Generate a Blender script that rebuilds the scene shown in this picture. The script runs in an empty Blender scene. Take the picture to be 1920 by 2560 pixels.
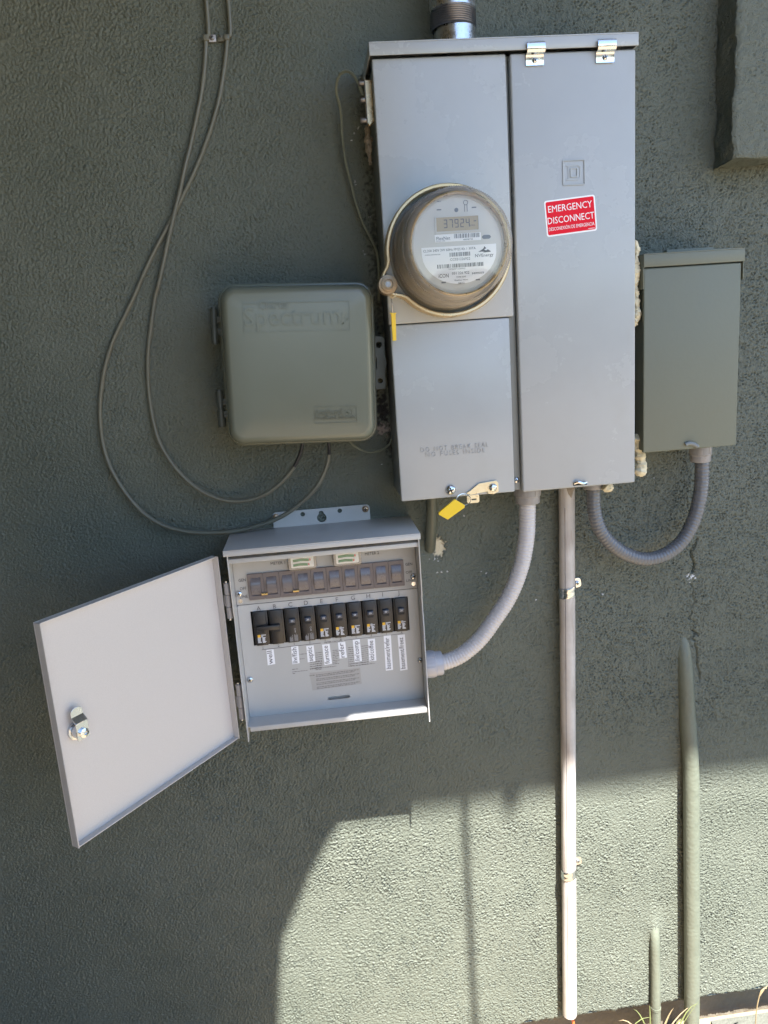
import bpy, bmesh, math, random
import numpy as np
from mathutils import Matrix, Vector
random.seed(7); rng = np.random.default_rng(11)
R_ = math.radians
scn = bpy.context.scene
COL = scn.collection

# ------------------------------------------------------------------ camera
CAM = Vector((-0.12386718, -1.25973954, 1.42641703))
PITCH, YAW, ROLL, FPX = -0.21358195, 0.08417714, -0.07002138, 1900.0
def _axes():
    p, y, r = PITCH, YAW, ROLL
    f = Vector((math.sin(y)*math.cos(p), math.cos(y)*math.cos(p), math.sin(p)))
    ri = Vector((math.cos(y), -math.sin(y), 0)); up = ri.cross(f)
    c, s = math.cos(r), math.sin(r)
    return c*ri+s*up, -s*ri+c*up, f
RI, UP, FW = _axes()
cam = bpy.data.cameras.new('camera'); camo = bpy.data.objects.new('camera', cam); COL.objects.link(camo)
cam.sensor_fit = 'VERTICAL'; cam.sensor_height = 24.0; cam.lens = FPX/2560*24.0
cam.clip_start = 0.01; cam.clip_end = 400
m = Matrix(((RI.x, UP.x, -FW.x, CAM.x), (RI.y, UP.y, -FW.y, CAM.y), (RI.z, UP.z, -FW.z, CAM.z), (0, 0, 0, 1)))
camo.matrix_world = m
scn.camera = camo
# ------------------------------------------------------------------ sky, sun, exposure
SUNV = Vector((0.27, -1.0, 2.27))            # towards the sun
el = math.atan2(SUNV.z, math.hypot(SUNV.x, SUNV.y)); az = math.atan2(SUNV.x, SUNV.y)
w = bpy.data.worlds.new('World'); scn.world = w; w.use_nodes = True
nt = w.node_tree; bg = nt.nodes['Background']
sky = nt.nodes.new('ShaderNodeTexSky'); sky.sky_type = 'NISHITA'; sky.sun_disc = False
sky.sun_elevation = el; sky.sun_rotation = az; sky.air_density = 1.0; sky.dust_density = 0.7; sky.altitude = 1400
nt.links.new(sky.outputs[0], bg.inputs[0]); bg.inputs[1].default_value = 0.088
sl = bpy.data.lights.new('sun', 'SUN'); sl.energy = 5.0; sl.angle = R_(0.53); sl.color = (1.0, 0.98, 0.945)
so = bpy.data.objects.new('sun', sl); COL.objects.link(so); so.location = (2, -8, 14)
so.rotation_euler = (-SUNV).to_track_quat('-Z', 'Y').to_euler()
vs = scn.view_settings; vs.view_transform = 'Standard'; vs.look = 'None'; vs.gamma = 1.0; vs.use_curve_mapping = False
vs.exposure = 2.68
scn.cycles.max_bounces = 10; scn.cycles.diffuse_bounces = 5; scn.cycles.transparent_max_bounces = 12
scn.cycles.use_denoising = True; scn.cycles.denoising_prefilter = 'ACCURATE'

# ------------------------------------------------------------------ measuring
def at(p, dep):
    """point of the photograph -> place in the yard, on a plane dep metres in front of the wall"""
    d = RI*((p[0]-960)/FPX) - UP*((p[1]-1280)/FPX) + FW
    t = (-dep-CAM.y)/d.y
    return CAM + d*t
def V(ox, oy, s): return lambda x, y: (ox+x/s, oy+y/s)
z1 = V(800, 0, 1.481); z2 = V(900, 440, 3.77); z3 = V(500, 660, 3.19); z4 = V(540, 1220, 2.860); z5 = V(940, 1060, 2.9625)
z6 = V(1380, 580, 2.572); z7 = V(60, 1360, 2.765); z8 = V(1300, 1900, 2.676); zc = V(800, 160, 3.687); zk = V(1600, 1360, 5.03)
za = V(200, 0, 2.37); zb = V(220, 740, 2.44); zh = V(900, 760, 4.094)

# ------------------------------------------------------------------ materials
def mat(name, col, rough=0.5, metal=0.0, spec=0.5, var=0.06, vscale=9.0, bump=0.0, bscale=400.0, rvar=0.1, coat=0.0,
        spots=None, spot_scale=60.0, spot_lo=0.66, spot_hi=0.72, streak=None):
    m = bpy.data.materials.new(name); m.use_nodes = True
    n = m.node_tree.nodes; L = m.node_tree.links; b = n['Principled BSDF']
    tc = n.new('ShaderNodeTexCoord'); geo = n.new('ShaderNodeNewGeometry')
    nz = n.new('ShaderNodeTexNoise'); nz.inputs['Scale'].default_value = vscale; nz.inputs['Detail'].default_value = 6
    nz.inputs['Roughness'].default_value = 0.65
    L.new(geo.outputs['Position'], nz.inputs['Vector'])
    mx = n.new('ShaderNodeMix'); mx.data_type = 'RGBA'
    c0 = [max(0, c*(1-var)) for c in col]; c1 = [min(1, c*(1+var)) for c in col]
    mx.inputs[6].default_value = (*c0, 1); mx.inputs[7].default_value = (*c1, 1)
    mr = n.new('ShaderNodeMapRange'); mr.inputs[1].default_value = 0.3; mr.inputs[2].default_value = 0.7
    L.new(nz.outputs[0], mr.inputs[0]); L.new(mr.outputs[0], mx.inputs[0])
    last = mx.outputs[2]
    if spots:
        n2 = n.new('ShaderNodeTexNoise'); n2.inputs['Scale'].default_value = spot_scale; n2.inputs['Detail'].default_value = 4
        if streak:
            mp = n.new('ShaderNodeMapping'); mp.inputs['Scale'].default_value = streak
            L.new(geo.outputs['Position'], mp.inputs[0]); L.new(mp.outputs[0], n2.inputs['Vector'])
        else:
            L.new(geo.outputs['Position'], n2.inputs['Vector'])
        r2 = n.new('ShaderNodeMapRange'); r2.inputs[1].default_value = spot_lo; r2.inputs[2].default_value = spot_hi
        L.new(n2.outputs[0], r2.inputs[0])
        m2 = n.new('ShaderNodeMix'); m2.data_type = 'RGBA'; m2.inputs[7].default_value = (*spots, 1)
        L.new(r2.outputs[0], m2.inputs[0]); L.new(last, m2.inputs[6]); last = m2.outputs[2]
    L.new(last, b.inputs['Base Color'])
    rr = n.new('ShaderNodeMapRange'); rr.inputs[1].default_value = 0.3; rr.inputs[2].default_value = 0.7
    rr.inputs[3].default_value = max(0.02, rough-rvar); rr.inputs[4].default_value = min(1, rough+rvar)
    L.new(nz.outputs[0], rr.inputs[0]); L.new(rr.outputs[0], b.inputs['Roughness'])
    b.inputs['Metallic'].default_value = metal
    b.inputs['Specular IOR Level'].default_value = spec
    b.inputs['Coat Weight'].default_value = coat; b.inputs['Coat Roughness'].default_value = 0.15
    if bump > 0:
        n3 = n.new('ShaderNodeTexNoise'); n3.inputs['Scale'].default_value = bscale; n3.inputs['Detail'].default_value = 2
        L.new(geo.outputs['Position'], n3.inputs['Vector'])
        bp = n.new('ShaderNodeBump'); bp.inputs['Strength'].default_value = 1.0; bp.inputs['Distance'].default_value = bump
        L.new(n3.outputs[0], bp.inputs['Height']); L.new(bp.outputs[0], b.inputs['Normal'])
    return m

M = {}
M['panel'] = mat('grey panel enamel', (0.362, 0.375, 0.377), 0.26, spec=0.5, var=0.035, vscale=7, bump=0.00006, bscale=260, rvar=0.06,
                 spots=(0.346, 0.357, 0.350), spot_scale=22, spot_lo=0.58, spot_hi=0.80, streak=(1, 1, 0.6))
M['panel_dark'] = mat('grey enamel of the box body', (0.20, 0.21, 0.20), 0.5, var=0.08)
M['switch'] = mat('light grey powder coat', (0.445, 0.435, 0.415), 0.42, spec=0.5, var=0.03, vscale=20, bump=0.00012, bscale=900, rvar=0.05)
M['switch_in'] = mat('pale grey speckled powder coat', (0.50, 0.465, 0.435), 0.40, spec=0.45, var=0.05, vscale=700, bump=0.00012, bscale=900, rvar=0.05)
M['faceplate'] = mat('warm grey printed faceplate', (0.36, 0.345, 0.32), 0.5, var=0.03, vscale=30)
M['deadfront'] = mat('cool grey dead front plate', (0.41, 0.407, 0.392), 0.42, var=0.05, vscale=700, bump=0.00008, bscale=900, rvar=0.05)
M['green_plastic'] = mat('grey green moulded plastic', (0.124, 0.132, 0.100), 0.25, spec=0.5, var=0.02, vscale=11, bump=0.00004, bscale=150,
                         rvar=0.02)
M['green_plastic_dark'] = mat('darker green plastic of hinges', (0.050, 0.056, 0.046), 0.40, var=0.08, vscale=30)
M['green_box'] = mat('painted grey green sheet metal', (0.142, 0.150, 0.112), 0.52, var=0.05, vscale=6, bump=0.0002, bscale=130, rvar=0.08)
M['green_pipe'] = mat('green painted pipe', (0.116, 0.127, 0.095), 0.45, var=0.12, vscale=30, bump=0.0009, bscale=150)
M['olive'] = mat('olive painted cable jacket', (0.115, 0.112, 0.082), 0.45, var=0.12, vscale=40)
M['black_cable'] = mat('black cable jacket', (0.018, 0.018, 0.02), 0.4, var=0.1)
M['conduit_light'] = mat('light grey flexible conduit plastic', (0.50, 0.465, 0.45), 0.28, var=0.03, vscale=25)
M['conduit_dark'] = mat('mid grey flexible conduit plastic', (0.135, 0.135, 0.14), 0.22, var=0.06, vscale=25)
M['fitting'] = mat('grey plastic conduit fitting', (0.27, 0.255, 0.25), 0.33, var=0.05, vscale=25)
M['fitting_light'] = mat('pale grey plastic conduit fitting', (0.36, 0.35, 0.365), 0.22, var=0.04, vscale=25)
M['emt'] = mat('weathered chalky off white pipe', (0.47, 0.43, 0.39), 0.5, var=0.16, vscale=14, bump=0.0002, bscale=300,
               spots=(0.27, 0.21, 0.17), spot_scale=26, spot_lo=0.50, spot_hi=0.82, streak=(3, 3, 0.35))
M['galv'] = mat('galvanised steel', (0.52, 0.52, 0.53), 0.30, metal=1.0, var=0.12, vscale=60, rvar=0.12, bump=0.0002, bscale=200)
M['galv_dark'] = mat('dull threaded steel', (0.26, 0.25, 0.25), 0.42, metal=1.0, var=0.15, vscale=60)
M['zinc'] = mat('bright zinc plate', (0.62, 0.63, 0.64), 0.20, metal=1.0, var=0.06, vscale=90)
M['zinc_yellow'] = mat('yellow chromate zinc', (0.66, 0.60, 0.43), 0.32, metal=0.65, var=0.10, vscale=60)
M['bronze'] = mat('meter ring metal with warm reflection tint', (0.60, 0.46, 0.27), 0.32, metal=0.45, var=0.14, vscale=55, rvar=0.1, bump=0.0001, bscale=300)  # the ring's gold ground reflection is put into this base colour
M['boss'] = mat('dull bronze boss', (0.30, 0.225, 0.15), 0.38, metal=0.6, var=0.2, vscale=90)
M['brass'] = mat('brass pin', (0.62, 0.42, 0.16), 0.3, metal=0.9, var=0.1)
M['copper_screw'] = mat('brassy screw head', (0.50, 0.36, 0.24), 0.35, metal=0.85, var=0.1)
M['yellow'] = mat('yellow seal plastic', (0.83, 0.56, 0.02), 0.4, var=0.03)
M['red'] = mat('red sticker vinyl', (0.70, 0.004, 0.02), 0.5, spec=0.2, var=0.05, vscale=60)
M['white'] = mat('white printed vinyl', (0.82, 0.82, 0.82), 0.4, var=0.02)
M['paper'] = mat('white label tape', (0.80, 0.80, 0.82), 0.5, var=0.02)
M['ink'] = mat('black ink', (0.03, 0.03, 0.035), 0.6, var=0.05)
M['ink_grey'] = mat('grey ink', (0.10, 0.09, 0.09), 0.6, var=0.05)
M['ink_faint'] = mat('faint fine print ink', (0.17, 0.15, 0.145), 0.6, var=0.05)
M['ink_white'] = mat('white breaker print', (0.62, 0.62, 0.64), 0.5, var=0.1, vscale=300)
M['ink_dim'] = mat('grey breaker print', (0.24, 0.24, 0.25), 0.5, var=0.1, vscale=300)
M['amber'] = mat('amber breaker badge', (0.75, 0.42, 0.03), 0.5, var=0.1)
M['meter_face'] = mat('meter faceplate', (0.56, 0.54, 0.49), 0.5, var=0.02)
M['meter_label'] = mat('meter label paper', (0.82, 0.82, 0.815), 0.5, var=0.01)
M['lcd'] = mat('display glass', (0.42, 0.335, 0.20), 0.4, spec=0.2, var=0.03)
M['lcd_seg'] = mat('display segments', (0.09, 0.08, 0.07), 0.5, var=0.03)
M['meter_grey'] = mat('grey meter marks', (0.14, 0.14, 0.15), 0.5, var=0.05)
M['meter_body'] = mat('brownish inner meter base', (0.64, 0.60, 0.54), 0.40, var=0.12, vscale=50)
M['black_plastic'] = mat('black breaker plastic', (0.022, 0.020, 0.020), 0.36, var=0.15, vscale=60)
M['brown_plastic'] = mat('dark brown breaker plastic', (0.040, 0.034, 0.032), 0.38, var=0.15, vscale=60)
M['toggle'] = mat('blue black toggle', (0.045, 0.052, 0.072), 0.3, var=0.1)
M['rocker_frame'] = mat('brown rocker bezel', (0.135, 0.110, 0.104), 0.45, var=0.06, vscale=50)
M['rocker'] = mat('dark brown rocker', (0.125, 0.112, 0.118), 0.27, spec=0.6, var=0.05, vscale=50)
M['gap'] = mat('dark recess', (0.012, 0.012, 0.013), 0.7, var=0.05)
M['gauge_white'] = mat('gauge dial card', (0.80, 0.80, 0.77), 0.4, var=0.01)
M['gauge_green'] = mat('green gauge band', (0.010, 0.20, 0.085), 0.5, var=0.05)
M['gauge_red'] = mat('red gauge mark', (0.55, 0.05, 0.04), 0.5, var=0.05)
M['foam'] = mat('cream expanding foam', (0.66, 0.58, 0.40), 0.7, var=0.12, vscale=60, bump=0.002, bscale=120)
M['foam_dirty'] = mat('dirty brown foam', (0.27, 0.22, 0.165), 0.75, var=0.2, vscale=60, bump=0.002, bscale=150)
M['concrete'] = mat('grey foundation concrete', (0.13, 0.112, 0.083), 0.85, var=0.16, vscale=25, bump=0.004, bscale=60)
M['ground'] = mat('sunlit gravelly soil', (0.25, 0.185, 0.115), 0.95, var=0.18, vscale=3, bump=0.008, bscale=60,
                  spots=(0.11, 0.095, 0.07), spot_scale=25, spot_lo=0.55, spot_hi=0.75)
M['walk'] = mat('pale concrete walk', (0.088, 0.090, 0.074), 0.9, var=0.10, vscale=20, bump=0.002, bscale=150)
M['roof'] = mat('painted soffit boards', (0.17, 0.165, 0.13), 0.8, var=0.08, vscale=12)
M['grass'] = mat('yellow green grass blade', (0.13, 0.15, 0.05), 0.6, var=0.25, vscale=40)
M['straw'] = mat('dry straw stem', (0.26, 0.19, 0.10), 0.7, var=0.2, vscale=40)
M['orange_wire'] = mat('orange wire insulation', (0.55, 0.12, 0.03), 0.45, var=0.05)
M['green_wire'] = mat('pale green grounding wire', (0.15, 0.155, 0.105), 0.45, var=0.2, vscale=60)

def clear_mat(name, tint, rough, ior=1.45):
    m = bpy.data.materials.new(name); m.use_nodes = True
    n = m.node_tree.nodes; L = m.node_tree.links
    for x in list(n):
        if x.type != 'OUTPUT_MATERIAL': n.remove(x)
    out = n['Material Output']
    tr = n.new('ShaderNodeBsdfTransparent'); tr.inputs[0].default_value = (*tint, 1)
    gl = n.new('ShaderNodeBsdfGlossy'); gl.inputs['Roughness'].default_value = rough; gl.inputs[0].default_value = (1, 1, 1, 1)
    fr = n.new('ShaderNodeFresnel'); fr.inputs[0].default_value = ior
    mx = n.new('ShaderNodeMixShader')
    L.new(fr.outputs[0], mx.inputs[0]); L.new(tr.outputs[0], mx.inputs[1]); L.new(gl.outputs[0], mx.inputs[2]); L.new(mx.outputs[0], out.inputs[0])
    return m
def hazy_side():
    m = clear_mat('hazy ribbed side of the meter glass', (0.97, 0.955, 0.93), 0.08, 1.25)
    n = m.node_tree.nodes; L = m.node_tree.links; out = n['Material Output']; src = out.inputs[0].links[0].from_socket
    df = n.new('ShaderNodeBsdfTranslucent'); df.inputs[0].default_value = (0.62, 0.58, 0.53, 1)
    d2 = n.new('ShaderNodeBsdfDiffuse'); d2.inputs[0].default_value = (0.50, 0.47, 0.43, 1)
    a = n.new('ShaderNodeMixShader'); a.inputs[0].default_value = 0.6; L.new(df.outputs[0], a.inputs[1]); L.new(d2.outputs[0], a.inputs[2])
    x = n.new('ShaderNodeMixShader'); x.inputs[0].default_value = 0.34; L.new(src, x.inputs[1]); L.new(a.outputs[0], x.inputs[2]); L.new(x.outputs[0], out.inputs[0])
    return m
M['clear'] = clear_mat('clear meter glass', (0.97, 0.965, 0.95), 0.03)
M['clear_side'] = hazy_side()

def stucco_mat():
    m = bpy.data.materials.new('dark green painted stucco'); m.use_nodes = True
    n = m.node_tree.nodes; L = m.node_tree.links; b = n['Principled BSDF']
    geo = n.new('ShaderNodeNewGeometry')
    nz = n.new('ShaderNodeTexNoise'); nz.inputs['Scale'].default_value = 2.2; nz.inputs['Detail'].default_value = 8; nz.inputs['Roughness'].default_value = 0.7
    L.new(geo.outputs['Position'], nz.inputs['Vector'])
    mx = n.new('ShaderNodeMix'); mx.data_type = 'RGBA'
    mx.inputs[6].default_value = (0.090, 0.100, 0.077, 1); mx.inputs[7].default_value = (0.121, 0.130, 0.102, 1)
    mr = n.new('ShaderNodeMapRange'); mr.inputs[1].default_value = 0.35; mr.inputs[2].default_value = 0.65
    L.new(nz.outputs[0], mr.inputs[0]); L.new(mr.outputs[0], mx.inputs[0])
    at_ = n.new('ShaderNodeAttribute'); at_.attribute_name = 'wear_shade'
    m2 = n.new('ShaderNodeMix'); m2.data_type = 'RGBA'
    aw = n.new('ShaderNodeAttribute'); aw.attribute_name = 'wear_shade_amount'
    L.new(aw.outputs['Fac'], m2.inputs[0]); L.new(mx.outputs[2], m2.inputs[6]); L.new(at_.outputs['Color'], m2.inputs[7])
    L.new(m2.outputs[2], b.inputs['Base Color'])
    b.inputs['Roughness'].default_value = 0.62; b.inputs['Specular IOR Level'].default_value = 0.4
    n3 = n.new('ShaderNodeTexNoise'); n3.inputs['Scale'].default_value = 420; n3.inputs['Detail'].default_value = 3; n3.inputs['Roughness'].default_value = 0.6
    L.new(geo.outputs['Position'], n3.inputs['Vector'])
    bp = n.new('ShaderNodeBump'); bp.inputs['Strength'].default_value = 1.0; bp.inputs['Distance'].default_value = 0.0014
    vo = n.new('ShaderNodeTexVoronoi'); vo.inputs['Scale'].default_value = 270; vo.inputs['Randomness'].default_value = 1.0
    L.new(geo.outputs['Position'], vo.inputs['Vector'])
    vr = n.new('ShaderNodeMapRange'); vr.inputs[1].default_value = 0.10; vr.inputs[2].default_value = 0.42; vr.inputs[4].default_value = 0.55
    L.new(vo.outputs['Distance'], vr.inputs[0])
    ad = n.new('ShaderNodeMath'); ad.operation = 'ADD'; L.new(n3.outputs[0], ad.inputs[0]); L.new(vr.outputs[0], ad.inputs[1])
    L.new(ad.outputs[0], bp.inputs['Height']); L.new(bp.outputs[0], b.inputs['Normal'])
    return m
M['stucco'] = stucco_mat()

# ------------------------------------------------------------------ mesh helpers
def finish(me, ang=38):
    me.polygons.foreach_set('use_smooth', [True]*len(me.polygons))
    me.set_sharp_from_angle(angle=R_(ang)); me.update()
def bm_mesh(bm, name='mesh'):
    me = bpy.data.meshes.new(name); bmesh.ops.recalc_face_normals(bm, faces=bm.faces); bm.to_mesh(me); bm.free(); return me
def box(x0, x1, d0, d1, z0, z1, bev=0.0, seg=2):
    """box between x0..x1, d0..d1 metres off the wall, z0..z1"""
    bm = bmesh.new(); bmesh.ops.create_cube(bm, size=1)
    bmesh.ops.scale(bm, vec=(abs(x1-x0), abs(d1-d0), abs(z1-z0)), verts=bm.verts)
    bmesh.ops.translate(bm, vec=((x0+x1)/2, -(d0+d1)/2, (z0+z1)/2), verts=bm.verts)
    if bev > 0: bmesh.ops.bevel(bm, geom=bm.edges[:], offset=bev, segments=seg, affect='EDGES', profile=0.5)
    return bm_mesh(bm)
def join(*mes):
    bm = bmesh.new()
    for a in mes: bm.from_mesh(a)
    return bm_mesh(bm)
def xf(me, mtx): me.transform(mtx); return me
FRONT = Matrix(((1, 0, 0, 0), (0, 0, -1, 0), (0, 1, 0, 0), (0, 0, 0, 1)))   # local xy -> wall plane, local z -> out of the wall
def place(x, d, z, ang=0.0): return Matrix.Translation((x, -d, z)) @ FRONT @ Matrix.Rotation(ang, 4, 'Z')
def plate(loops, thick, bev=0.0):
    """flat plate with holes: first loop outline, others holes; local xy, thickness from 0 to +thick"""
    cu = bpy.data.curves.new('c', 'CURVE'); cu.dimensions = '2D'; cu.fill_mode = 'BOTH'; cu.extrude = max(1e-5, thick/2-bev); cu.bevel_depth = bev; cu.bevel_resolution = 1
    for lp in loops:
        s = cu.splines.new('POLY'); s.points.add(len(lp)-1)
        for p, q in zip(s.points, lp): p.co = (q[0], q[1], 0, 1)
        s.use_cyclic_u = True
    o = bpy.data.objects.new('c', cu); me = bpy.data.meshes.new_from_object(o)
    bpy.data.objects.remove(o); bpy.data.curves.remove(cu)
    me.transform(Matrix.Translation((0, 0, thick/2))); return me
def rrect(x0, y0, x1, y1, r=0.0, n=5):
    if r <= 0: return [(x0, y0), (x1, y0), (x1, y1), (x0, y1)]
    o = []
    for cx, cy, a in ((x1-r, y0+r, -90), (x1-r, y1-r, 0), (x0+r, y1-r, 90), (x0+r, y0+r, 180)):
        for k in range(n+1):
            t = R_(a+90*k/n); o.append((cx+r*math.cos(t), cy+r*math.sin(t)))
    return o
def circ(x, y, r, n=16): return [(x+r*math.cos(2*math.pi*k/n), y+r*math.sin(2*math.pi*k/n)) for k in range(n)]
def text_mesh(body, w=None, h=None, thick=0.0002, anchor='L', off=0.0):
    cu = bpy.data.curves.new('t', 'FONT'); cu.body = body; cu.size = 1; cu.extrude = 0.01; cu.resolution_u = 2; cu.offset = off
    if off < 0: cu.space_character = 1.22; cu.space_word = 1.5
    o = bpy.data.objects.new('t', cu); me = bpy.data.meshes.new_from_object(o)
    bpy.data.objects.remove(o); bpy.data.curves.remove(cu)
    n = len(me.vertices); co = np.empty(n*3); me.vertices.foreach_get('co', co); co = co.reshape(-1, 3)
    x0, x1 = co[:, 0].min(), co[:, 0].max(); cap = 0.69
    s = (h/cap) if h else 1.0
    sx = w/(x1-x0) if w else s
    if not h: s = sx
    co[:, 0] = (co[:, 0]-x0)*sx; co[:, 1] *= s
    if anchor == 'C': co[:, 0] -= (x1-x0)*sx/2
    z = co[:, 2]; co[:, 2] = np.where(z > 0, thick, -0.0004)
    me.vertices.foreach_set('co', co.ravel()); me.update(); return me
def tfit(body, p0, p1, dep, h, thick=0.0002, off=0.0):
    """lettering whose baseline runs from p0 to p1 of the photograph on the plane dep"""
    a, b = at(p0, dep), at(p1, dep); wv = b-a
    return xf(text_mesh(body, math.hypot(wv.x, wv.z), h, thick, 'L', off), place(a.x, dep, a.z, math.atan2(wv.z, wv.x)))
def smooth_path(pts, step=0.006, closed=False):
    P = [Vector(p) for p in pts]; out = []
    n = len(P)
    for i in range(n-1):
        p0 = P[max(i-1, 0)]; p1 = P[i]; p2 = P[i+1]; p3 = P[min(i+2, n-1)]
        k = max(2, int((p2-p1).length/step))
        for j in range(k):
            t = j/k
            out.append(0.5*((2*p1)+(p2-p0)*t+(2*p0-5*p1+4*p2-p3)*t*t+(3*p1-p0-3*p2+p3)*t**3))
    out.append(P[-1]); return out
def tube(pts, r, n=10, step=0.006, raw=False, rfun=None, cap=True, squash=None):
    path = pts if raw else smooth_path(pts, step)
    path = [Vector(p) for p in path]
    bm = bmesh.new(); rings = []
    T = (path[1]-path[0]).normalized()
    N = T.orthogonal().normalized()
    s = 0.0
    for i, p in enumerate(path):
        if i > 0: s += (p-path[i-1]).length
        t = (path[min(i+1, len(path)-1)]-path[max(i-1, 0)])
        t = t.normalized() if t.length > 0 else T
        N = (N - t*N.dot(t)).normalized(); B = t.cross(N)
        rr = rfun(s, i/(len(path)-1)) if rfun else r
        rings.append([bm.verts.new(p+(N*math.cos(2*math.pi*k/n)+B*math.sin(2*math.pi*k/n))*rr) for k in range(n)])
    for a, b in zip(rings, rings[1:]):
        for k in range(n): bm.faces.new((a[k], a[(k+1) % n], b[(k+1) % n], b[k]))
    if cap: bm.faces.new(rings[0]); bm.faces.new(rings[-1])
    return bm_mesh(bm)
def lathe(profile, n=48, a0=0.0, a1=2*math.pi):
    """profile of (radius, height) round local z"""
    bm = bmesh.new(); rings = []
    for r, h in profile:
        rings.append([bm.verts.new((r*math.cos(2*math.pi*k/n), r*math.sin(2*math.pi*k/n), h)) for k in range(n)] if r > 1e-7 else [bm.verts.new((0, 0, h))])
    for a, b in zip(rings, rings[1:]):
        for k in range(n):
            q = [a[k % len(a)], a[(k+1) % len(a)], b[(k+1) % len(b)], b[k % len(b)]]
            q = list(dict.fromkeys(q))
            if len(q) > 2: bm.faces.new(q)
    return bm_mesh(bm)
def screw_mesh(r=0.0042):
    """dome head with a cross slot, local z out of the wall"""
    me = lathe([(r, -0.001), (r, 0.0008), (r*0.86, 0.0018), (r*0.45, 0.0026), (0, 0.0028)], 18)
    a = plate([rrect(-r*.62, -r*.13, r*.62, r*.13)], 0.0004); a.transform(Matrix.Translation((0, 0, 0.0026)))
    return me
def slot_mesh(r=0.0042):
    a = plate([[(-r*.55, -r*.14), (-r*.14, -r*.14), (-r*.14, -r*.55), (r*.14, -r*.55), (r*.14, -r*.14), (r*.55, -r*.14), (r*.55, r*.14), (r*.14, r*.14),
                (r*.14, r*.55), (-r*.14, r*.55), (-r*.14, r*.14), (-r*.55, r*.14)]], 0.0006)
    return xf(a, Matrix.Translation((0, 0, 0.0024)))

# ------------------------------------------------------------------ object helpers
def new_obj(name, me, material, parent=None, loc=(0, 0, 0)):
    o = bpy.data.objects.new(name, me); COL.objects.link(o)
    me.name = name
    if material is not None and len(me.materials) == 0: me.materials.append(material)
    o.location = loc; o.parent = parent
    return o
class Thing:
    def __init__(self, name, label, cat, loc, group=None):
        self.e = bpy.data.objects.new(name, None); COL.objects.link(self.e); self.e.empty_display_size = 0.05
        self.o = Vector(loc); self.e.location = self.o
        self.e['label'] = label; self.e['category'] = cat
        if group: self.e['group'] = group
    def add(self, name, me, m, parent=None, label=None, ang=38, loc=None):
        """me in world coordinates (or round its own origin when loc is given)"""
        if loc is None: me.transform(Matrix.Translation(-self.o))
        if not me.get('_f'):
            finish(me, ang); me['_f'] = 1
        base = Vector((0, 0, 0))
        l = (0, 0, 0)
        if loc is not None:
            l = Vector(loc)-self.o
            if parent is not None: l = l-parent.location
        elif parent is not None: l = -parent.location
        o = new_obj(name, me, M[m] if isinstance(m, str) else m, parent or self.e, l)
        if label: o['label'] = label
        return o
def solo(name, me, m, label, cat, loc, group=None, ang=38):
    me.transform(Matrix.Translation(-Vector(loc))); finish(me, ang)
    o = new_obj(name, me, M[m], None, loc); o['label'] = label; o['category'] = cat
    if group: o['group'] = group
    return o
SCREW, SLOT = screw_mesh(), slot_mesh()
def screw(T, p, dep, parent=None, m='zinc', s=1.0, name='screw', rot=0.3):
    a = at(p, dep) if not isinstance(p, Vector) else p
    o = T.add(name, xf(SCREW.copy(), Matrix.Translation(a) @ FRONT @ Matrix.Rotation(rot, 4, 'Z') @ Matrix.Scale(s, 4)), m, parent)
    if parent is None:
        T.add('screw_slot', xf(SLOT.copy(), Matrix.Translation(a) @ FRONT @ Matrix.Rotation(rot, 4, 'Z') @ Matrix.Scale(s, 4)), 'gap', o)
    return o

# ================================================================== SETTING
def structure(name, me, m, loc=(0, 0, 0)):
    me.transform(Matrix.Translation(-Vector(loc))); finish(me)
    o = new_obj(name, me, M[m], None, loc); o['kind'] = 'structure'; return o
bm = bmesh.new(); bmesh.ops.create_grid(bm, x_segments=4, y_segments=4, size=150); bmesh.ops.translate(bm, vec=(0, 0, -0.03), verts=bm.verts); structure('ground', bm_mesh(bm), 'ground')
structure('concrete_walk', box(0.60, 6.0, -0.02, 1.9, -0.05, -0.012, 0.003), 'walk')

# ---- stucco wall: fine relief where the photograph looks, coarse beyond
def bandnoise(nx, nz, step, lo, hi, seed):
    r = np.random.default_rng(seed); a = r.standard_normal((nz, nx)); F = np.fft.rfft2(a)
    fz = np.fft.fftfreq(nz, step)[:, None]; fx = np.fft.rfftfreq(nx, step)[None, :]
    f = np.hypot(fz, fx); F *= np.exp(-((np.log(np.maximum(f, 1e-3))-math.log(math.sqrt(1/lo/hi)))/(0.5*math.log(hi/lo)+0.12))**2)
    b = np.fft.irfft2(F, s=(nz, nx)); return (b-b.mean())/b.std()
WX0, WX1, WZ0, WZ1, ST = -0.90, 0.80, 0.068, 2.03, 0.00172
nx = int((WX1-WX0)/ST); nz = int((WZ1-WZ0)/ST)
X = np.linspace(WX0, WX1, nx)[None, :].repeat(nz, 0); Z = np.linspace(WZ0, WZ1, nz)[:, None].repeat(nx, 1)
n1 = bandnoise(nx, nz, ST, 0.0042, 0.0060, 1); n2 = bandnoise(nx, nz, ST, 0.007, 0.014, 2); n3 = bandnoise(nx, nz, ST, 0.25, 0.8, 3); n4 = bandnoise(nx, nz, ST, 0.05, 0.15, 4)
pit = np.clip((X+0.15)/0.5, 0, 1)*np.clip((Z-0.50)/0.25, 0.0, 1)        # trowelled flatter, with open pits, towards the right
lace = 0.00072*n1 + 0.00034*n2
pits = 0.00034*n1 + 0.00030*n2 - 0.0034*np.clip(n1*0.95+n2*0.25-0.62, 0, 1.6)
amp = np.clip(1.0+0.10*n4+0.10*n3, 0.6, 1.5)
H = (lace*(1-pit)+pits*pit)*amp + 0.0012*n3*0.6
H += 0.0055*np.exp(-((X-0.5222)/0.019)**2)*np.clip((0.865-Z)/0.07, 0, 1)*np.clip((Z-0.52)/0.22, 0, 1)
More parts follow.
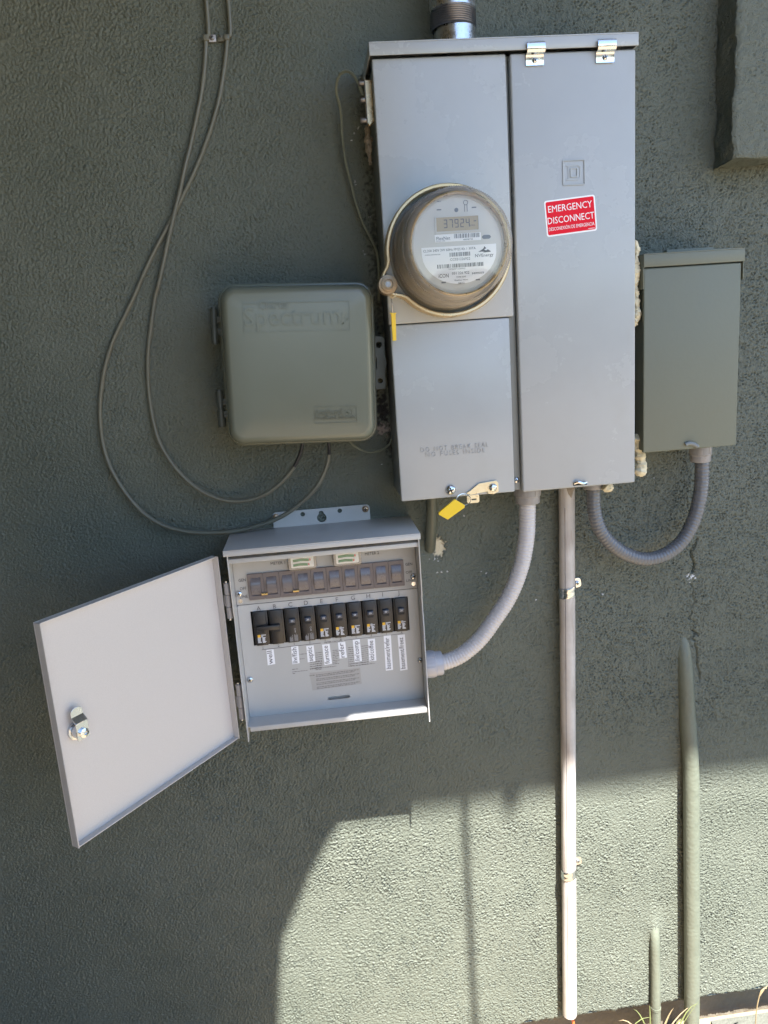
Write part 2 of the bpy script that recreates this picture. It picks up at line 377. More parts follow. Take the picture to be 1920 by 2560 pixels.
_sp = at((1636, 2310), 0)
H += 0.0060*np.exp(-((X-_sp.x)/0.013)**2)*np.exp(-((Z-_sp.z+0.01)/0.03)**2)
wear_shade = np.zeros((nz, nx, 4))  # chips and patches, plus the shade painted beside the panel
def seg_dist(pts):
    D = np.full(X.shape, 9.0)
    for (ax, az_), (bx, bz) in zip(pts, pts[1:]):
        i0 = max(0, int((min(az_, bz)-0.03-WZ0)/ST)); i1 = min(nz, int((max(az_, bz)+0.03-WZ0)/ST)+1)
        j0 = max(0, int((min(ax, bx)-0.03-WX0)/ST)); j1 = min(nx, int((max(ax, bx)+0.03-WX0)/ST)+1)
        xs, zs = X[i0:i1, j0:j1], Z[i0:i1, j0:j1]
        L2 = (bx-ax)**2+(bz-az_)**2+1e-12
        t = np.clip(((xs-ax)*(bx-ax)+(zs-az_)*(bz-az_))/L2, 0, 1)
        D[i0:i1, j0:j1] = np.minimum(D[i0:i1, j0:j1], np.hypot(xs-ax-t*(bx-ax), zs-az_-t*(bz-az_)))
    return D
def XZ(f, pts): return [(at(f(*p), 0).x, at(f(*p), 0).z) for p in pts]
def crack(pts, wdt, depth):
    global H
    D = seg_dist(pts); H -= depth*np.clip(1.6-D/wdt, 0, 1)
crack(XZ(z6, [(640, 1465), (655, 1530), (672, 1560), (665, 1620), (655, 1690), (625, 1740), (615, 1800), (618, 1860), (610, 1920)]), 0.0007, 0.0022)
crack(XZ(z6, [(935, 1970), (918, 2030), (895, 2060), (905, 2110), (915, 2150), (903, 2190)]), 0.0011, 0.005)
crack(XZ(zk, [(690, 0), (640, 80), (640, 150), (685, 240), (670, 300), (655, 350)]), 0.0011, 0.005)
crack(XZ(zk, [(640, 500), (675, 570), (655, 650), (690, 720), (635, 830), (660, 870), (600, 930), (685, 980), (665, 1090), (690, 1150), (650, 1200), (690, 1220)]), 0.0008, 0.003)
crack(XZ(zk, [(660, 1090), (730, 1140)]), 0.0012, 0.005)
crack(XZ(zk, [(690, 1260), (712, 1330), (718, 1440), (712, 1520), (745, 1620), (748, 1700)]), 0.0013, 0.005)
crack(XZ(zk, [(590, 1300), (585, 1500), (575, 1740), (605, 1810), (580, 2000), (572, 2200)]), 0.0010, 0.002)
def stain_shade(px, py, rx, ry, col, thr, seed, a=1.0, soft=0.25, nz_=0.28):
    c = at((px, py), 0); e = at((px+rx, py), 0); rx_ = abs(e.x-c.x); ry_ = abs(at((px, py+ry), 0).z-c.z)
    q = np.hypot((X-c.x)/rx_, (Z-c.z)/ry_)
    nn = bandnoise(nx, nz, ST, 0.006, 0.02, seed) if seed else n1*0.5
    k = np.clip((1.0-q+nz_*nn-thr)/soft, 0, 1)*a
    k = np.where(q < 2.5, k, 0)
    wear_shade[..., :3] = wear_shade[..., :3]*(1-k[..., None])+np.array(col)*k[..., None]; wear_shade[..., 3] = np.maximum(wear_shade[..., 3], k); return k
CH = (0.62, 0.62, 0.60); TAN = (0.60, 0.52, 0.36)
stain_shade(1727, 1442, 22, 22, CH, 0.62, 5)
stain_shade(1636, 1195, 5, 3, CH, 0.3, 0)
k = stain_shade(1097, 1369, 21, 33, TAN, 0.12, 6, nz_=0.12); H -= 0.0035*k
stain_shade(1087, 1400, 22, 12, CH, 0.75, 7)
for (x, y, r) in ((893, 322, 9), (886, 335, 8), (888, 455, 9), (890, 462, 7), (912, 635, 9), (908, 628, 5), (926, 542, 8), (897, 318, 4)):
    stain_shade(x, y, r, r, (0.40, 0.40, 0.38), 0.55, 0)
stain_shade(956, 1025, 24, 50, (0.016, 0.016, 0.016), 0.15, 8); stain_shade(945, 640, 34, 420, (0.028, 0.032, 0.027), 0.35, 9, 0.85, 0.6)  # black patch, then shade painted down the panel's left side
stain_shade(958, 1073, 26, 16, (0.27, 0.225, 0.20), 0.15, 10)
stain_shade(975, 1110, 16, 60, (0.03, 0.03, 0.028), 0.4, 9, 0.8)  # darker strip beside the panel's lower left edge
for (x, y) in ((954, 1161), (1093, 1431), (1103, 1430), (1118, 1428), (1203, 1428), (1216, 1433), (880, 352), (1507, 1486), (1160, 1290), (1340, 1500)):
    stain_shade(x, y, 4, 3, CH, 0.25, 0)
H[0, :] += 0; Zp = Z.copy()
edge = bandnoise(nx, 8, ST, 0.02, 0.2, 12)[0]*0.0022
wgt = np.clip(1-(Z-WZ0)/0.02, 0, 1); Zp += wgt*edge[None, :]; H = H*(1-0.4*wgt) - 0.004*np.clip(1-(Z-WZ0)/0.006, 0, 1)
verts = np.empty((nz*nx, 3)); verts[:, 0] = X.ravel(); verts[:, 1] = -H.ravel(); verts[:, 2] = Zp.ravel()
idx = np.arange(nz*nx).reshape(nz, nx)
quads = np.stack([idx[:-1, :-1], idx[:-1, 1:], idx[1:, 1:], idx[1:, :-1]], -1).reshape(-1, 4)
extra = []; eq = []
def eqd(a, b, c, d):
    b0 = nz*nx+len(extra); extra.extend((a, b, c, d)); eq.append((b0, b0+1, b0+2, b0+3))
EX0, EX1, EZ1 = -3.2, 5.0, 3.4
eqd((EX0, 0, WZ0), (WX0, 0, WZ0), (WX0, 0, EZ1), (EX0, 0, EZ1)); eqd((WX1, 0, WZ0), (EX1, 0, WZ0), (EX1, 0, EZ1), (WX1, 0, EZ1))
eqd((WX0, 0, WZ1), (WX1, 0, WZ1), (WX1, 0, EZ1), (WX0, 0, EZ1))
eqd((EX0, 0.0025, WZ0+0.0015), (EX0, 0.05, WZ0+0.003), (EX1, 0.05, WZ0+0.003), (EX1, 0.0025, WZ0+0.0015))
verts = np.vstack([verts, np.array(extra)]); quads = np.vstack([quads, np.array(eq)])
me = bpy.data.meshes.new('plaster'); me.vertices.add(len(verts)); me.vertices.foreach_set('co', verts.ravel())
me.loops.add(quads.size); me.loops.foreach_set('vertex_index', quads.ravel().astype(np.int32))
me.polygons.add(len(quads)); me.polygons.foreach_set('loop_start', np.arange(0, quads.size, 4, dtype=np.int32))
me.polygons.foreach_set('use_smooth', np.ones(len(quads), bool)); me.update(calc_edges=True)
ca = me.attributes.new('wear_shade', 'FLOAT_COLOR', 'POINT')
ca.data.foreach_set('color', np.vstack([wear_shade.reshape(-1, 4), np.zeros((len(extra), 4))]).ravel())
aw = me.attributes.new('wear_shade_amount', 'FLOAT', 'POINT'); aw.data.foreach_set('value', np.concatenate([wear_shade[..., 3].ravel(), np.zeros(len(extra))]))
me['_f'] = 1
WALL = Thing('stucco_wall', 'dark green stucco house wall that everything is mounted on', 'wall', (0, 0, 0))
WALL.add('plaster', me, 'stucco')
def trim_mesh():
    D = 0.056; ns = 24; st = D/ns; nu = ns+140; nv = ns+190
    u = np.arange(nu)[None, :].repeat(nv, 0); v = np.arange(nv)[:, None].repeat(nu, 1)
    du = np.clip(u/ns, 0, 1); dv = np.clip(v/ns, 0, 1); dd = np.minimum(du, dv)
    xx = 0.557+np.clip(u-ns, 0, None)*st; zz = 1.672+np.clip(v-ns, 0, None)*st
    a = bandnoise(nu, nv, st, 0.0065, 0.010, 21); b = bandnoise(nu, nv, st, 0.011, 0.024, 22); c = bandnoise(nu, nv, st, 0.05, 0.2, 23)
    h = 0.0003*a+0.0004*b-0.0020*np.clip(a*.8+b*.45-.75, 0, 2.2)
    fs = (du < 1) & (dv >= du); fb = (dv < 1) & (dv < du)
    rnd = 0.0022*np.exp(-((u-ns)/1.6)**2)+0.0022*np.exp(-((v-ns)/1.6)**2)
    yy = -(dd*D-rnd*(dd > .6))-np.where(fs | fb, 0, h)
    xx = xx-np.where(fs, h, 0)+0.0015*c*(du < 1.0001)+np.where(fs, 0, rnd*.3); zz = zz-np.where(fb, h, 0)+0.0015*c*(dv < 1.0001)
    vv = np.stack([xx, yy, zz], -1).reshape(-1, 3); ix = np.arange(nu*nv).reshape(nv, nu)
    q = np.stack([ix[:-1, :-1], ix[:-1, 1:], ix[1:, 1:], ix[1:, :-1]], -1).reshape(-1, 4)
    n0 = len(vv); x1, z1b = xx[0, -1], zz[-1, 0]
    ex = np.array([(x1, -D, 1.672), (2.0, -D, 1.672), (2.0, -D, 3.3), (x1, -D, 3.3), (0.557, -D, z1b), (x1, -D, z1b), (x1, -D, 3.3), (0.557, -D, 3.3), (0.557, 0, z1b), (0.557, -D, z1b), (0.557, -D, 3.3), (0.557, 0, 3.3), (x1, 0, 1.672), (2.0, 0, 1.672), (2.0, -D, 1.672), (x1, -D, 1.672)])
    q = np.vstack([q, n0+np.arange(16).reshape(4, 4)]); vv = np.vstack([vv, ex])
    me = bpy.data.meshes.new('trim'); me.from_pydata(vv.tolist(), [], q.tolist()); me.polygons.foreach_set('use_smooth', np.ones(len(q), bool)); me['_f'] = 1; me.update(); return me
tb_ = trim_mesh()
WALL.add('window_trim', tb_, 'stucco', label='raised stucco band at the top right')
pl = box(EX0, EX1, -0.30, -0.042, -0.10, 0.0700, 0)
WALL.add('foundation', pl, 'concrete', label='bare brown grey foundation strip under the stucco edge')

# ---- roof overhead: it shades the wall down to knee height
ROOF = Thing('house_roof', 'deep roof overhang above the wall', 'roof', (0, 0, 3.3))
ROOF.add('soffit', box(EX0, EX1, -0.3, 1.2, 3.30, 3.36, 0), 'roof')
ROOF.add('fascia', box(EX0, EX1, 1.13, 1.199, 3.365, 3.50, 0.003), 'roof')
ROOF.add('gutter_bracket', box(0.486, 0.520, 1.15, 1.197, 3.262, 3.298, 0.003), 'galv')
SHADOW_SLAB = Thing('shadow_slab', 'unseen slab added at the left, outlined to cast the shadow edge', 'roof', (-1.2, -0.5, 2.35))
pp = [(-3.1, -0.02), (-3.1, -5.0), (-0.050, -5.0), (-0.034, -1.10), (-0.032, -0.967), (-0.0315, -0.924), (-0.028, -0.884), (0.0, -0.852), (0.020, -0.828), (0.048, -0.803), (0.071, -0.785), (0.12, -0.72), (0.12, -0.02)]  # unseen added slab; outline traced back from the shadow it throws
pm = plate([pp], 0.06); pm.transform(Matrix.Translation((0, 0, 2.35))); SHADOW_SLAB.add('slab', pm, 'roof')
solo('hanging_cord', tube([(0.3365, -0.9, 3.305), (0.3365, -0.9, 2.6), (0.3365, -0.9, 1.93)], 0.0065, 8, raw=True), 'olive', 'thin cord hanging straight down from the soffit', 'cord', (0.3365, -0.9, 1.93))
SIDE_BLOCK = Thing('side_blocker', 'unseen wall added at the far left to darken that side', 'house', (-1.4, -2.0, 0))
SIDE_BLOCK.add('wall', box(-1.7, -1.4, 0.02, 5.0, 0.0, 2.34, 0.01), 'stucco')  # out of view, added to keep light off the left side

HD = Thing('added_hedge', 'unseen dark hedge added across the yard to darken the panel reflections', 'hedge', (1.0, -8.6, -0.03))
bm = bmesh.new(); bmesh.ops.create_grid(bm, x_segments=120, y_segments=14, size=1)
for v in bm.verts:
    x, y = v.co.x*14, (v.co.y+1)*0.92
    v.co = (x+1, -8.2+0.5*math.sin(x*2.3+y)+0.25*math.sin(x*7.1-y*5)-0.3*y, -0.03+y*(1+0.08*math.sin(x*1.7)+0.05*math.sin(x*5.3)))
HD.add('foliage', bm_mesh(bm), mat('dark hedge foliage', (0.045, 0.06, 0.03), 0.8, var=0.4, vscale=6, bump=0.03, bscale=20))  # unseen, added so the panel mirrors something dark at mid height
# ================================================================== MAIN PANEL
P = Thing('electrical_panel', 'tall grey meter main panel with two side by side doors', 'electrical panel', (0.187, -0.05, 1.19))
P.add('enclosure', box(0.003, 0.370, -0.02, 0.100, 1.1935, 1.815, 0.001), 'panel_dark')
def pan(x0, x1, z0, z1, d0, d1, bev=0.0022): return box(x0, x1, d0, d1, z0, z1, bev, 3)
P.add('meter_cover', pan(-0.0005, 0.1870, 1.4575, 1.8128, 0.1005, 0.1155), 'panel')
P.add('lower_cover', pan(0.001, 0.1805, 1.1908, 1.4562, 0.1005, 0.1140), 'panel')
P.add('inner_frame', box(0.1815, 0.1915, 0.1005, 0.1060, 1.192, 1.812, 0.0006), 'panel_dark')
door = P.add('door', pan(0.1925, 0.3742, 1.1896, 1.8122, 0.1005, 0.1170, 0.0028), 'panel')
# rain hood: top sheet plus folded front and side lips
hood = join(box(-0.0040, 0.3755, -0.005, 0.1235, 1.8295, 1.8312, 0.0004), box(-0.0040, 0.3755, 0.1215, 0.1236, 1.8140, 1.8294, 0.0006),
            box(-0.0041, -0.0025, 0.0, 0.1213, 1.8150, 1.8293, 0), box(0.3738, 0.3754, 0.0, 0.1213, 1.8150, 1.8293, 0))
P.add('hood', hood, 'panel')
for q in ((765, 160, 833, 237), (1027, 150, 1095, 223)):
    a, b = at(z1(q[0], q[1]), 0.125), at(z1(q[2], q[3]), 0.125); x0, x1 = a.x, b.x
    z1_, z0_ = 1.8215, 1.7950
    prof = [(0.1245, z1_), (0.1275, z1_+0.0006), (0.1290, z1_-0.003), (0.1290, z1_-0.0095), (0.1268, z1_-0.0125), (0.1210, z1_-0.0135), (0.1195, z1_-0.016), (0.1195, z0_),
            (0.1180, z0_), (0.1180, z1_-0.0145), (0.1200, z1_-0.0120), (0.1255, z1_-0.0110), (0.1272, z1_-0.0085), (0.1272, z1_-0.0035), (0.1245, z1_-0.0015)]
    bm = bmesh.new(); A = [bm.verts.new((x0, -d, z)) for d, z in prof]; B = [bm.verts.new((x1, -d, z)) for d, z in prof]
    for k in range(len(prof)): bm.faces.new((A[k], A[(k+1) % len(prof)], B[(k+1) % len(prof)], B[k]))
    bm.faces.new(A); bm.faces.new(B)
    lt = P.add('spring_latch', bm_mesh(bm), 'zinc')
    screw(P, Vector(((x0+x1)/2, -0.1196, 1.8015)), 0.1196, lt, s=0.95)
    P.add('screw_slot', xf(SLOT.copy(), Matrix.Translation(((x0+x1)/2, -0.1196, 1.8015)) @ FRONT @ Matrix.Rotation(0.4, 4, 'Z')), 'gap', lt)
# pressed emblem: nested squares
def frame2(cx, cz, hw, hh, t, dep, th=0.0016, r=0.001):
    return xf(plate([rrect(-hw, -hh, hw, hh, r, 2), rrect(-hw+t, -hh+t, hw-t, hh-t, r*.5, 2)], th), place(cx, dep, cz))
cx, cz = 0.2814, 1.6530
em = join(frame2(cx, cz, 0.0166, 0.0172, 0.0013, 0.1169), frame2(cx, cz, 0.0150, 0.0156, 0.0005, 0.1169, 0.0005), frame2(cx, cz, 0.0055, 0.0062, 0.0011, 0.1169),
          xf(plate([[(-.0115, .0105), (.0065, .0105), (.0105, .0070), (.0105, -.0070), (.0065, -.0105), (-.0115, -.0105), (-.0115, -.0085), (-.0085, -.0085), (-.0085, .0085), (-.0115, .0085)],
                    [(-.0070, .0088), (.0058, .0088), (.0088, .0062), (.0088, -.0062), (.0058, -.0088), (-.0070, -.0088)]], 0.0009), place(cx, 0.1169, cz)))
P.add('emblem', em, 'panel', door)
# sticker
cs = [at(q, 0.117) for q in ((1359.5, 502.8), (1486.5, 485.4), (1492.7, 576.6), (1367.7, 593))]
cc = sum(cs, Vector())/4; ux = ((cs[1]-cs[0])+(cs[2]-cs[3])).normalized(); ang = math.atan2(ux.z, ux.x)
sw, sh = (cs[1]-cs[0]).length, (cs[0]-cs[3]).length
st = P.add('warning_sticker', xf(plate([rrect(-sw/2, -sh/2, sw/2, sh/2, 0.0035)], 0.00035), place(cc.x, 0.1170, cc.z, ang)), 'white', label='red and white emergency disconnect sticker')
P.add('red_field', xf(plate([rrect(-sw/2+.0021, -sh/2+.0021, sw/2-.0021, sh/2-.0021, 0.0022)], 0.00035), place(cc.x, 0.1171, cc.z, ang)), 'red', st)
def stk(body, y, w_, h_): return xf(text_mesh(body, w_, h_, 0.0003, 'C'), place(cc.x, 0.1174, cc.z, ang) @ Matrix.Translation((0, y, 0)))
P.add('lettering', join(stk('EMERGENCY', 0.0082, sw*.865, 0.0092), stk('DISCONNECT', -0.0077, sw*.92, 0.0092), stk('DESCONEXIÓN DE EMERGENCIA', -0.0172, sw*.90, 0.0047)), 'white', st)
P.add('fine_print', xf(join(*[plate([rrect(k*.0014-.005, 0, k*.0014-.0040, .0009)], .0002) for k in range(7)]), place(cc.x, 0.1174, cc.z, ang) @ Matrix.Translation((sw*.39, -0.0215, 0))), 'white', st)
# pressed lettering on the lower cover
P.add('pressed_lettering', join(tfit('DO NOT BREAK SEAL', z5(333, 210), z5(833, 168), 0.1140, 0.0072, 0.0010, -0.022), tfit('NO FUSES INSIDE', z5(370, 246), z5(808, 210), 0.1140, 0.0072, 0.0010, -0.022)), 'panel')
screw(P, z5(552, 488), 0.1140, s=1.9)
screw(P, z5(1040, 415), 0.106, s=1.1)
# seal hasp
hp = [z5(*q) for q in ((672, 512), (700, 495), (762, 442), (890, 420), (904, 438), (906, 500), (872, 518), (832, 514), (826, 497), (700, 522))]
hb = at(hp[0], 0.1165); hl = [(at(q, 0.1165).x-hb.x, at(q, 0.1165).z-hb.z) for q in hp]
hs = P.add('seal_hasp', xf(plate([hl], 0.0022, 0.0004), place(hb.x, 0.1148, hb.z)), 'zinc_yellow', label='yellowish metal seal hasp')
screw(P, z5(866, 470), 0.1172, hs, s=1.5)
tb0 = at(z5(675, 587), 0.112); tb1 = at(z5(762, 520), 0.112); tw, th_ = tb1.x-tb0.x, tb1.z-tb0.z
P.add('hasp_tongue', xf(plate([rrect(0, 0, tw, th_, 0.003), rrect(tw*.22, th_*.32, tw*.80, th_*.52, 0.0018)], 0.0016, 0.0002), place(tb0.x, 0.1115, tb0.z)), 'zinc_yellow', hs)
# latch slot in the bottom of the door
a = at(z5(1462, 458), 0.1172); b = at(z5(1562, 425), 0.1172)
dl = P.add('door_latch', box(a.x, b.x, 0.1168, 0.1173, a.z, b.z), 'gap', door)
P.add('latch_hook', tube([at(z5(1468, 440), 0.119), at(z5(1500, 430), 0.122), at(z5(1535, 440), 0.122), at(z5(1556, 432), 0.119)], 0.0023, 8, 0.002), 'zinc')

# ================================================================== METER
MX, MZ = 0.0905, 1.5535
MT = Thing('electric_meter', 'round glass electric meter with digital display on the grey panel', 'meter', (MX, -0.1155, MZ))
def ml(prof, n=64): return xf(lathe(prof, n), place(MX, 0.0, MZ))
MT.add('meter_base', ml([(0.0835, 0.1158), (0.0835, 0.122), (0.080, 0.124), (0.074, 0.125), (0.0, 0.1250)], 72), 'panel_dark')
rb = []
for k in range(15):
    h0 = 0.131+k*0.0040; r0 = 0.0690-k*0.00018; rb += [(r0, h0), (r0, h0+0.0022), (r0-0.0011, h0+0.0026), (r0-0.0011, h0+0.0038)]
MT.add('inner_drum', ml([(0.0745, 0.1252)]+rb+[(0.064, 0.1925)], 96), 'meter_body')
fp = MT.add('faceplate', ml([(0.0635, 0.1915), (0.0635, 0.1990), (0.0600, 0.2000), (0.0598, 0.1992), (0.0, 0.1992)], 96), 'meter_face', ang=25)
MT.add('bezel', ml([(0.0635, 0.1995), (0.0665, 0.1995), (0.0672, 0.2045), (0.0655, 0.2062), (0.0637, 0.2045), (0.0635, 0.1995)], 96), 'bronze', label='thin brassy bezel round the dial')
# glass: ribbed side and clear front
gp = [(0.0815, 0.1260), (0.0815, 0.1300), (0.0795, 0.1340)]
for k in range(16):
    t = k/15; r0 = 0.0790-0.0062*t; h0 = 0.137+0.066*t; gp += [(r0, h0), (r0+0.0006, h0+0.0014), (r0, h0+0.0030)]
gp += [(0.0720, 0.2095), (0.0700, 0.2140), (0.0665, 0.2165)]
MT.add('glass_side', ml(gp, 120), 'clear_side', ang=20)
MT.add('glass_front', ml([(0.0665, 0.2165), (0.0655, 0.2172), (0.0640, 0.2155), (0.030, 0.2166), (0.0, 0.2168)], 96), 'clear', ang=20)
tooth = []
for k in range(150):
    an = 2*math.pi*k/150
    tooth.append(xf(box(-0.0006, 0.0006, 0.0, 0.0022, -0.0008, 0.0008), Matrix.Translation((MX+0.0745*math.cos(an), -0.1975, MZ+0.0745*math.sin(an))) @ Matrix.Rotation(-an, 4, 'Y')))
tooth2 = [xf(box(-0.0006, 0.0006, 0.0, 0.0010, -0.0008, 0.0008), Matrix.Translation((MX+0.0800*math.cos(2*math.pi*k/150), -0.1400, MZ+0.0800*math.sin(2*math.pi*k/150)))) for k in range(150)]
MT.add('knurled_rim', join(*tooth, *tooth2), 'clear_side')['kind'] = 'stuff'
# sealing ring, flaring out to a boss
def arc(r, a, dep): return Vector((MX+r*math.cos(a), -dep, MZ+r*math.sin(a)))
bo = at(z2(262, 1025), 0.14); ba = math.atan2(bo.z-MZ, bo.x-MX)
RR = 0.0885
ringp = [(RR+0.016, ba-0.10), (RR+0.012, ba-0.16), (RR+0.005, ba-0.25), (RR, ba-0.36)]
ringp = [(RR+0.0140, ba+0.115), (RR+0.0100, ba+0.17), (RR+0.0035, ba+0.24), (RR, ba+0.33)]+[(RR, ba+0.33+(2*math.pi-0.66)*k/60) for k in range(1, 60)]+[(RR, ba-0.33), (RR+0.0035, ba-0.24), (RR+0.0100, ba-0.17), (RR+0.0140, ba-0.115)]
prof = [(-0.0030, 0.1160), (-0.0032, 0.1335), (-0.0016, 0.1362), (0.0014, 0.1364), (0.0031, 0.1338), (0.0032, 0.1160)]
bm = bmesh.new(); rings = []
for r_, a_ in ringp: rings.append([bm.verts.new(arc(r_+o, a_, d)) for o, d in prof])
for A, B in zip(rings, rings[1:]):
    for k in range(len(prof)-1): bm.faces.new((A[k], A[k+1], B[k+1], B[k]))
bm.faces.new(rings[0]); bm.faces.new(rings[-1])
MT.add('sealing_ring', bm_mesh(bm), 'bronze', ang=50)
sb = MT.add('ring_boss', xf(lathe([(0.0135, -0.024), (0.0140, -0.002), (0.0132, 0.001), (0.0098, 0.0015), (0.0096, 0.0040), (0.0072, 0.0044), (0.0070, 0.0020), (0.0052, 0.0022), (0.0050, 0.0035), (0, 0.0037)], 28), place(bo.x, 0.142, bo.z)), 'boss', label='round bronze clamp boss')
MT.add('hex_bolt', xf(lathe([(0.0042, 0.002), (0.0042, 0.0042), (0.0, 0.0044)], 6), place(bo.x, 0.142, bo.z)), 'galv_dark', sb)
lp = [at(z2(*q), 0.148) for q in ((283, 1125), (300, 1150), (335, 1128), (343, 1105))]
MT.add('seal_eye', tube(lp, 0.0009, 6, 0.002), 'bronze', sb)
# dial
FD = 0.1994
def fcirc(p, r, dep=FD, th=0.0005, sx=1.0):
    a = at(p, dep); return xf(plate([[(x*sx, y) for x, y in circ(0, 0, r, 20)]], th), place(a.x, dep, a.z))
def frect(p0, p1, dep=FD, th=0.0005, r=0.0):
    a, b = at(p0, dep), at(p1, dep); x0, x1 = sorted((a.x, b.x)); y0, y1 = sorted((a.z, b.z))
    return xf(plate([rrect(x0-a.x, y0-a.z, x1-a.x, y1-a.z, r)], th), place(a.x, dep, a.z))
lcdb = at(z2(722, 525), FD); lcdt = at(z2(1112, 385), FD)
lw, lh = lcdt.x-lcdb.x, 0.0178
lz = (at(z2(722, 525), FD).z+at(z2(1112, 508), FD).z)/2
bez = MT.add('display', xf(plate([rrect(-.0022, -.0022, lw+.0022, lh+.0022, 0.0008), rrect(0, 0, lw, lh)], 0.0012), place(lcdb.x, FD, lz)), 'meter_face', label='digital display reading 37924')
MT.add('display_glass', xf(plate([rrect(0, 0, lw, lh)], 0.0003), place(lcdb.x, FD-0.0001, lz)), 'lcd', bez)
SEG = {'0': 'abcdef', '1': 'bc', '2': 'abged', '3': 'abgcd', '4': 'fgbc', '5': 'afgcd', '6': 'afgedc', '7': 'abc', '8': 'abcdefg', '9': 'abcdfg'}
def digit(ch, w_, h_, t):
    o = []; hh = h_/2; g = t*.25
    R = {'a': (g+t*.3, h_-t, w_-g-t*.3, h_), 'd': (g+t*.3, 0, w_-g-t*.3, t), 'g': (g+t*.3, hh-t/2, w_-g-t*.3, hh+t/2), 'f': (0, hh+g, t, h_-g), 'b': (w_-t, hh+g, w_, h_-g), 'e': (0, g, t, hh-g), 'c': (w_-t, g, w_, hh-g)}
    return [plate([rrect(*R[s])], 0.0003) for s in SEG[ch]]
dg = []
for k, ch in enumerate('37924'):
    for q in digit(ch, 0.0052, 0.0108, 0.0011): dg.append(xf(q, place(lcdb.x+lw*.17+k*0.0076, FD+0.0002, lz+0.0042)))
dg.append(xf(plate([rrect(0, 0, .0035, .0011)], 0.0003), place(lcdb.x+lw*.89, FD+0.0002, lz+0.0108)))
dg.append(xf(text_mesh('kWh', 0.0070, 0.0022, 0.0002), place(lcdb.x+lw*.80, FD+0.0002, lz+0.0048)))
MT.add('digits', join(*dg), 'lcd_seg', bez)
marks = (frect(z2(723, 325), z2(765, 312)), frect(z2(1053, 302), z2(1095, 289)), fcirc(z2(908, 320), 0.0027),
             frect(z2(728, 245), z2(760, 236)), frect(z2(768, 1012), z2(808, 996)), frect(z2(1090, 985), z2(1130, 970)), frect(z2(1150, 595), z2(1232, 553), r=0.003))
for q in marks: MT.add('mark', q, 'meter_grey', fp)
kr = []
a = at(z2(995, 250), FD)
kr.append(xf(plate([circ(0, 0, .0032, 20), circ(0, 0, .0026, 20)], 0.0003), place(a.x, FD, a.z)))
kr.append(xf(plate([rrect(-.0020, -.0115, -.0014, -.003)], 0.0003), place(a.x, FD, a.z))); kr.append(xf(plate([rrect(.0014, -.0115, .0020, -.003)], 0.0003), place(a.x, FD, a.z)))
MT.add('key_symbol', join(*kr), 'ink_grey', fp)
def bars(p0, p1, h_, n, seed, dep):
    a, b = at(p0, dep), at(p1, dep); wv = b-a; W = math.hypot(wv.x, wv.z); an = math.atan2(wv.z, wv.x); rr = random.Random(seed); x = 0; o = []
    while x < W:
        t = rr.choice((.45, .45, .9, .9))*W/n*1.1; o.append(plate([rrect(x, 0, min(W, x+t), h_)], 0.0002)); x += t+rr.choice((.5, .5, 1.0))*W/n*1.1
    return xf(join(*o), place(a.x, dep, a.z, an))
l1a, l1b = at(z2(706, 632), FD), at(z2(1140, 598), FD)
lab1 = MT.add('name_label', xf(plate([rrect(0, 0, l1b.x-l1a.x, 0.0098)], 0.0004), place(l1a.x, FD, (l1a.z+l1b.z)/2)), 'meter_label', label='white label under the display')
LD = FD+0.0004
MT.add('label_print', join(tfit('FlexNet', z2(722, 606), z2(850, 598), LD, 0.0042), tfit('MODEL 5008', z2(720, 620), z2(800, 615), LD, 0.0011), bars(z2(888, 588), z2(1125, 575), 0.0055, 30, 3, LD), tfit('48098738', z2(972, 606), z2(1062, 600), LD, 0.0018)), 'ink', lab1)
# lower label: a segment of a disc
la = at(z2(578, 690), FD); lb_ = at(z2(1282, 640), FD); zc_ = (la.z+lb_.z)/2; hw_ = (lb_.x-la.x)/2; xc_ = (la.x+lb_.x)/2
bz = at(z2(910, 1025), FD).z
seg = [(-hw_, 0.0), (hw_, 0.0), (hw_, -0.008)]+[(hw_*math.cos(-t)*1.0, -0.008+(bz-zc_+0.008)*math.sin(t)) for t in np.linspace(0.08, math.pi-0.08, 18)]+[(-hw_, -0.008)]
lab2 = MT.add('rating_label', xf(plate([seg], 0.0004), place(xc_, FD, zc_+0.001)), 'meter_label', label='white half round rating label')
MT.add('rating_print', join(tfit('CL200 240V 3W 60Hz FM2S Kh 1 30TA', z2(597, 722), z2(1090, 690), LD, 0.0032), tfit('A0002LE000000000', z2(612, 752), z2(757, 744), LD, 0.0013), bars(z2(845, 762), z2(1038, 750), 0.0052, 26, 4, LD),
    tfit('CC031226922', z2(850, 800), z2(1038, 788), LD, 0.0033), bars(z2(730, 874), z2(1162, 846), 0.0050, 44, 5, LD), tfit('*1M6031226922', z2(828, 886), z2(992, 876), LD, 0.0018),
    tfit('iCON', z2(742, 962), z2(836, 956), LD, 0.0050), tfit('031 226 922', z2(868, 930), z2(1030, 920), LD, 0.0033), tfit('sensus', z2(1055, 926), z2(1168, 917), LD, 0.0033),
    tfit('TYPE I2A3', z2(908, 960), z2(998, 953), LD, 0.0018), tfit('Watthour Meter', z2(890, 990), z2(1018, 981), LD, 0.0018), tfit('04/12', z2(928, 1020), z2(985, 1016), LD, 0.0026),
    tfit('NV', z2(1086, 766), z2(1142, 762), LD, 0.0042), tfit('Energy', z2(1146, 762), z2(1258, 752), LD, 0.0040)), 'ink', lab2)
lg = []
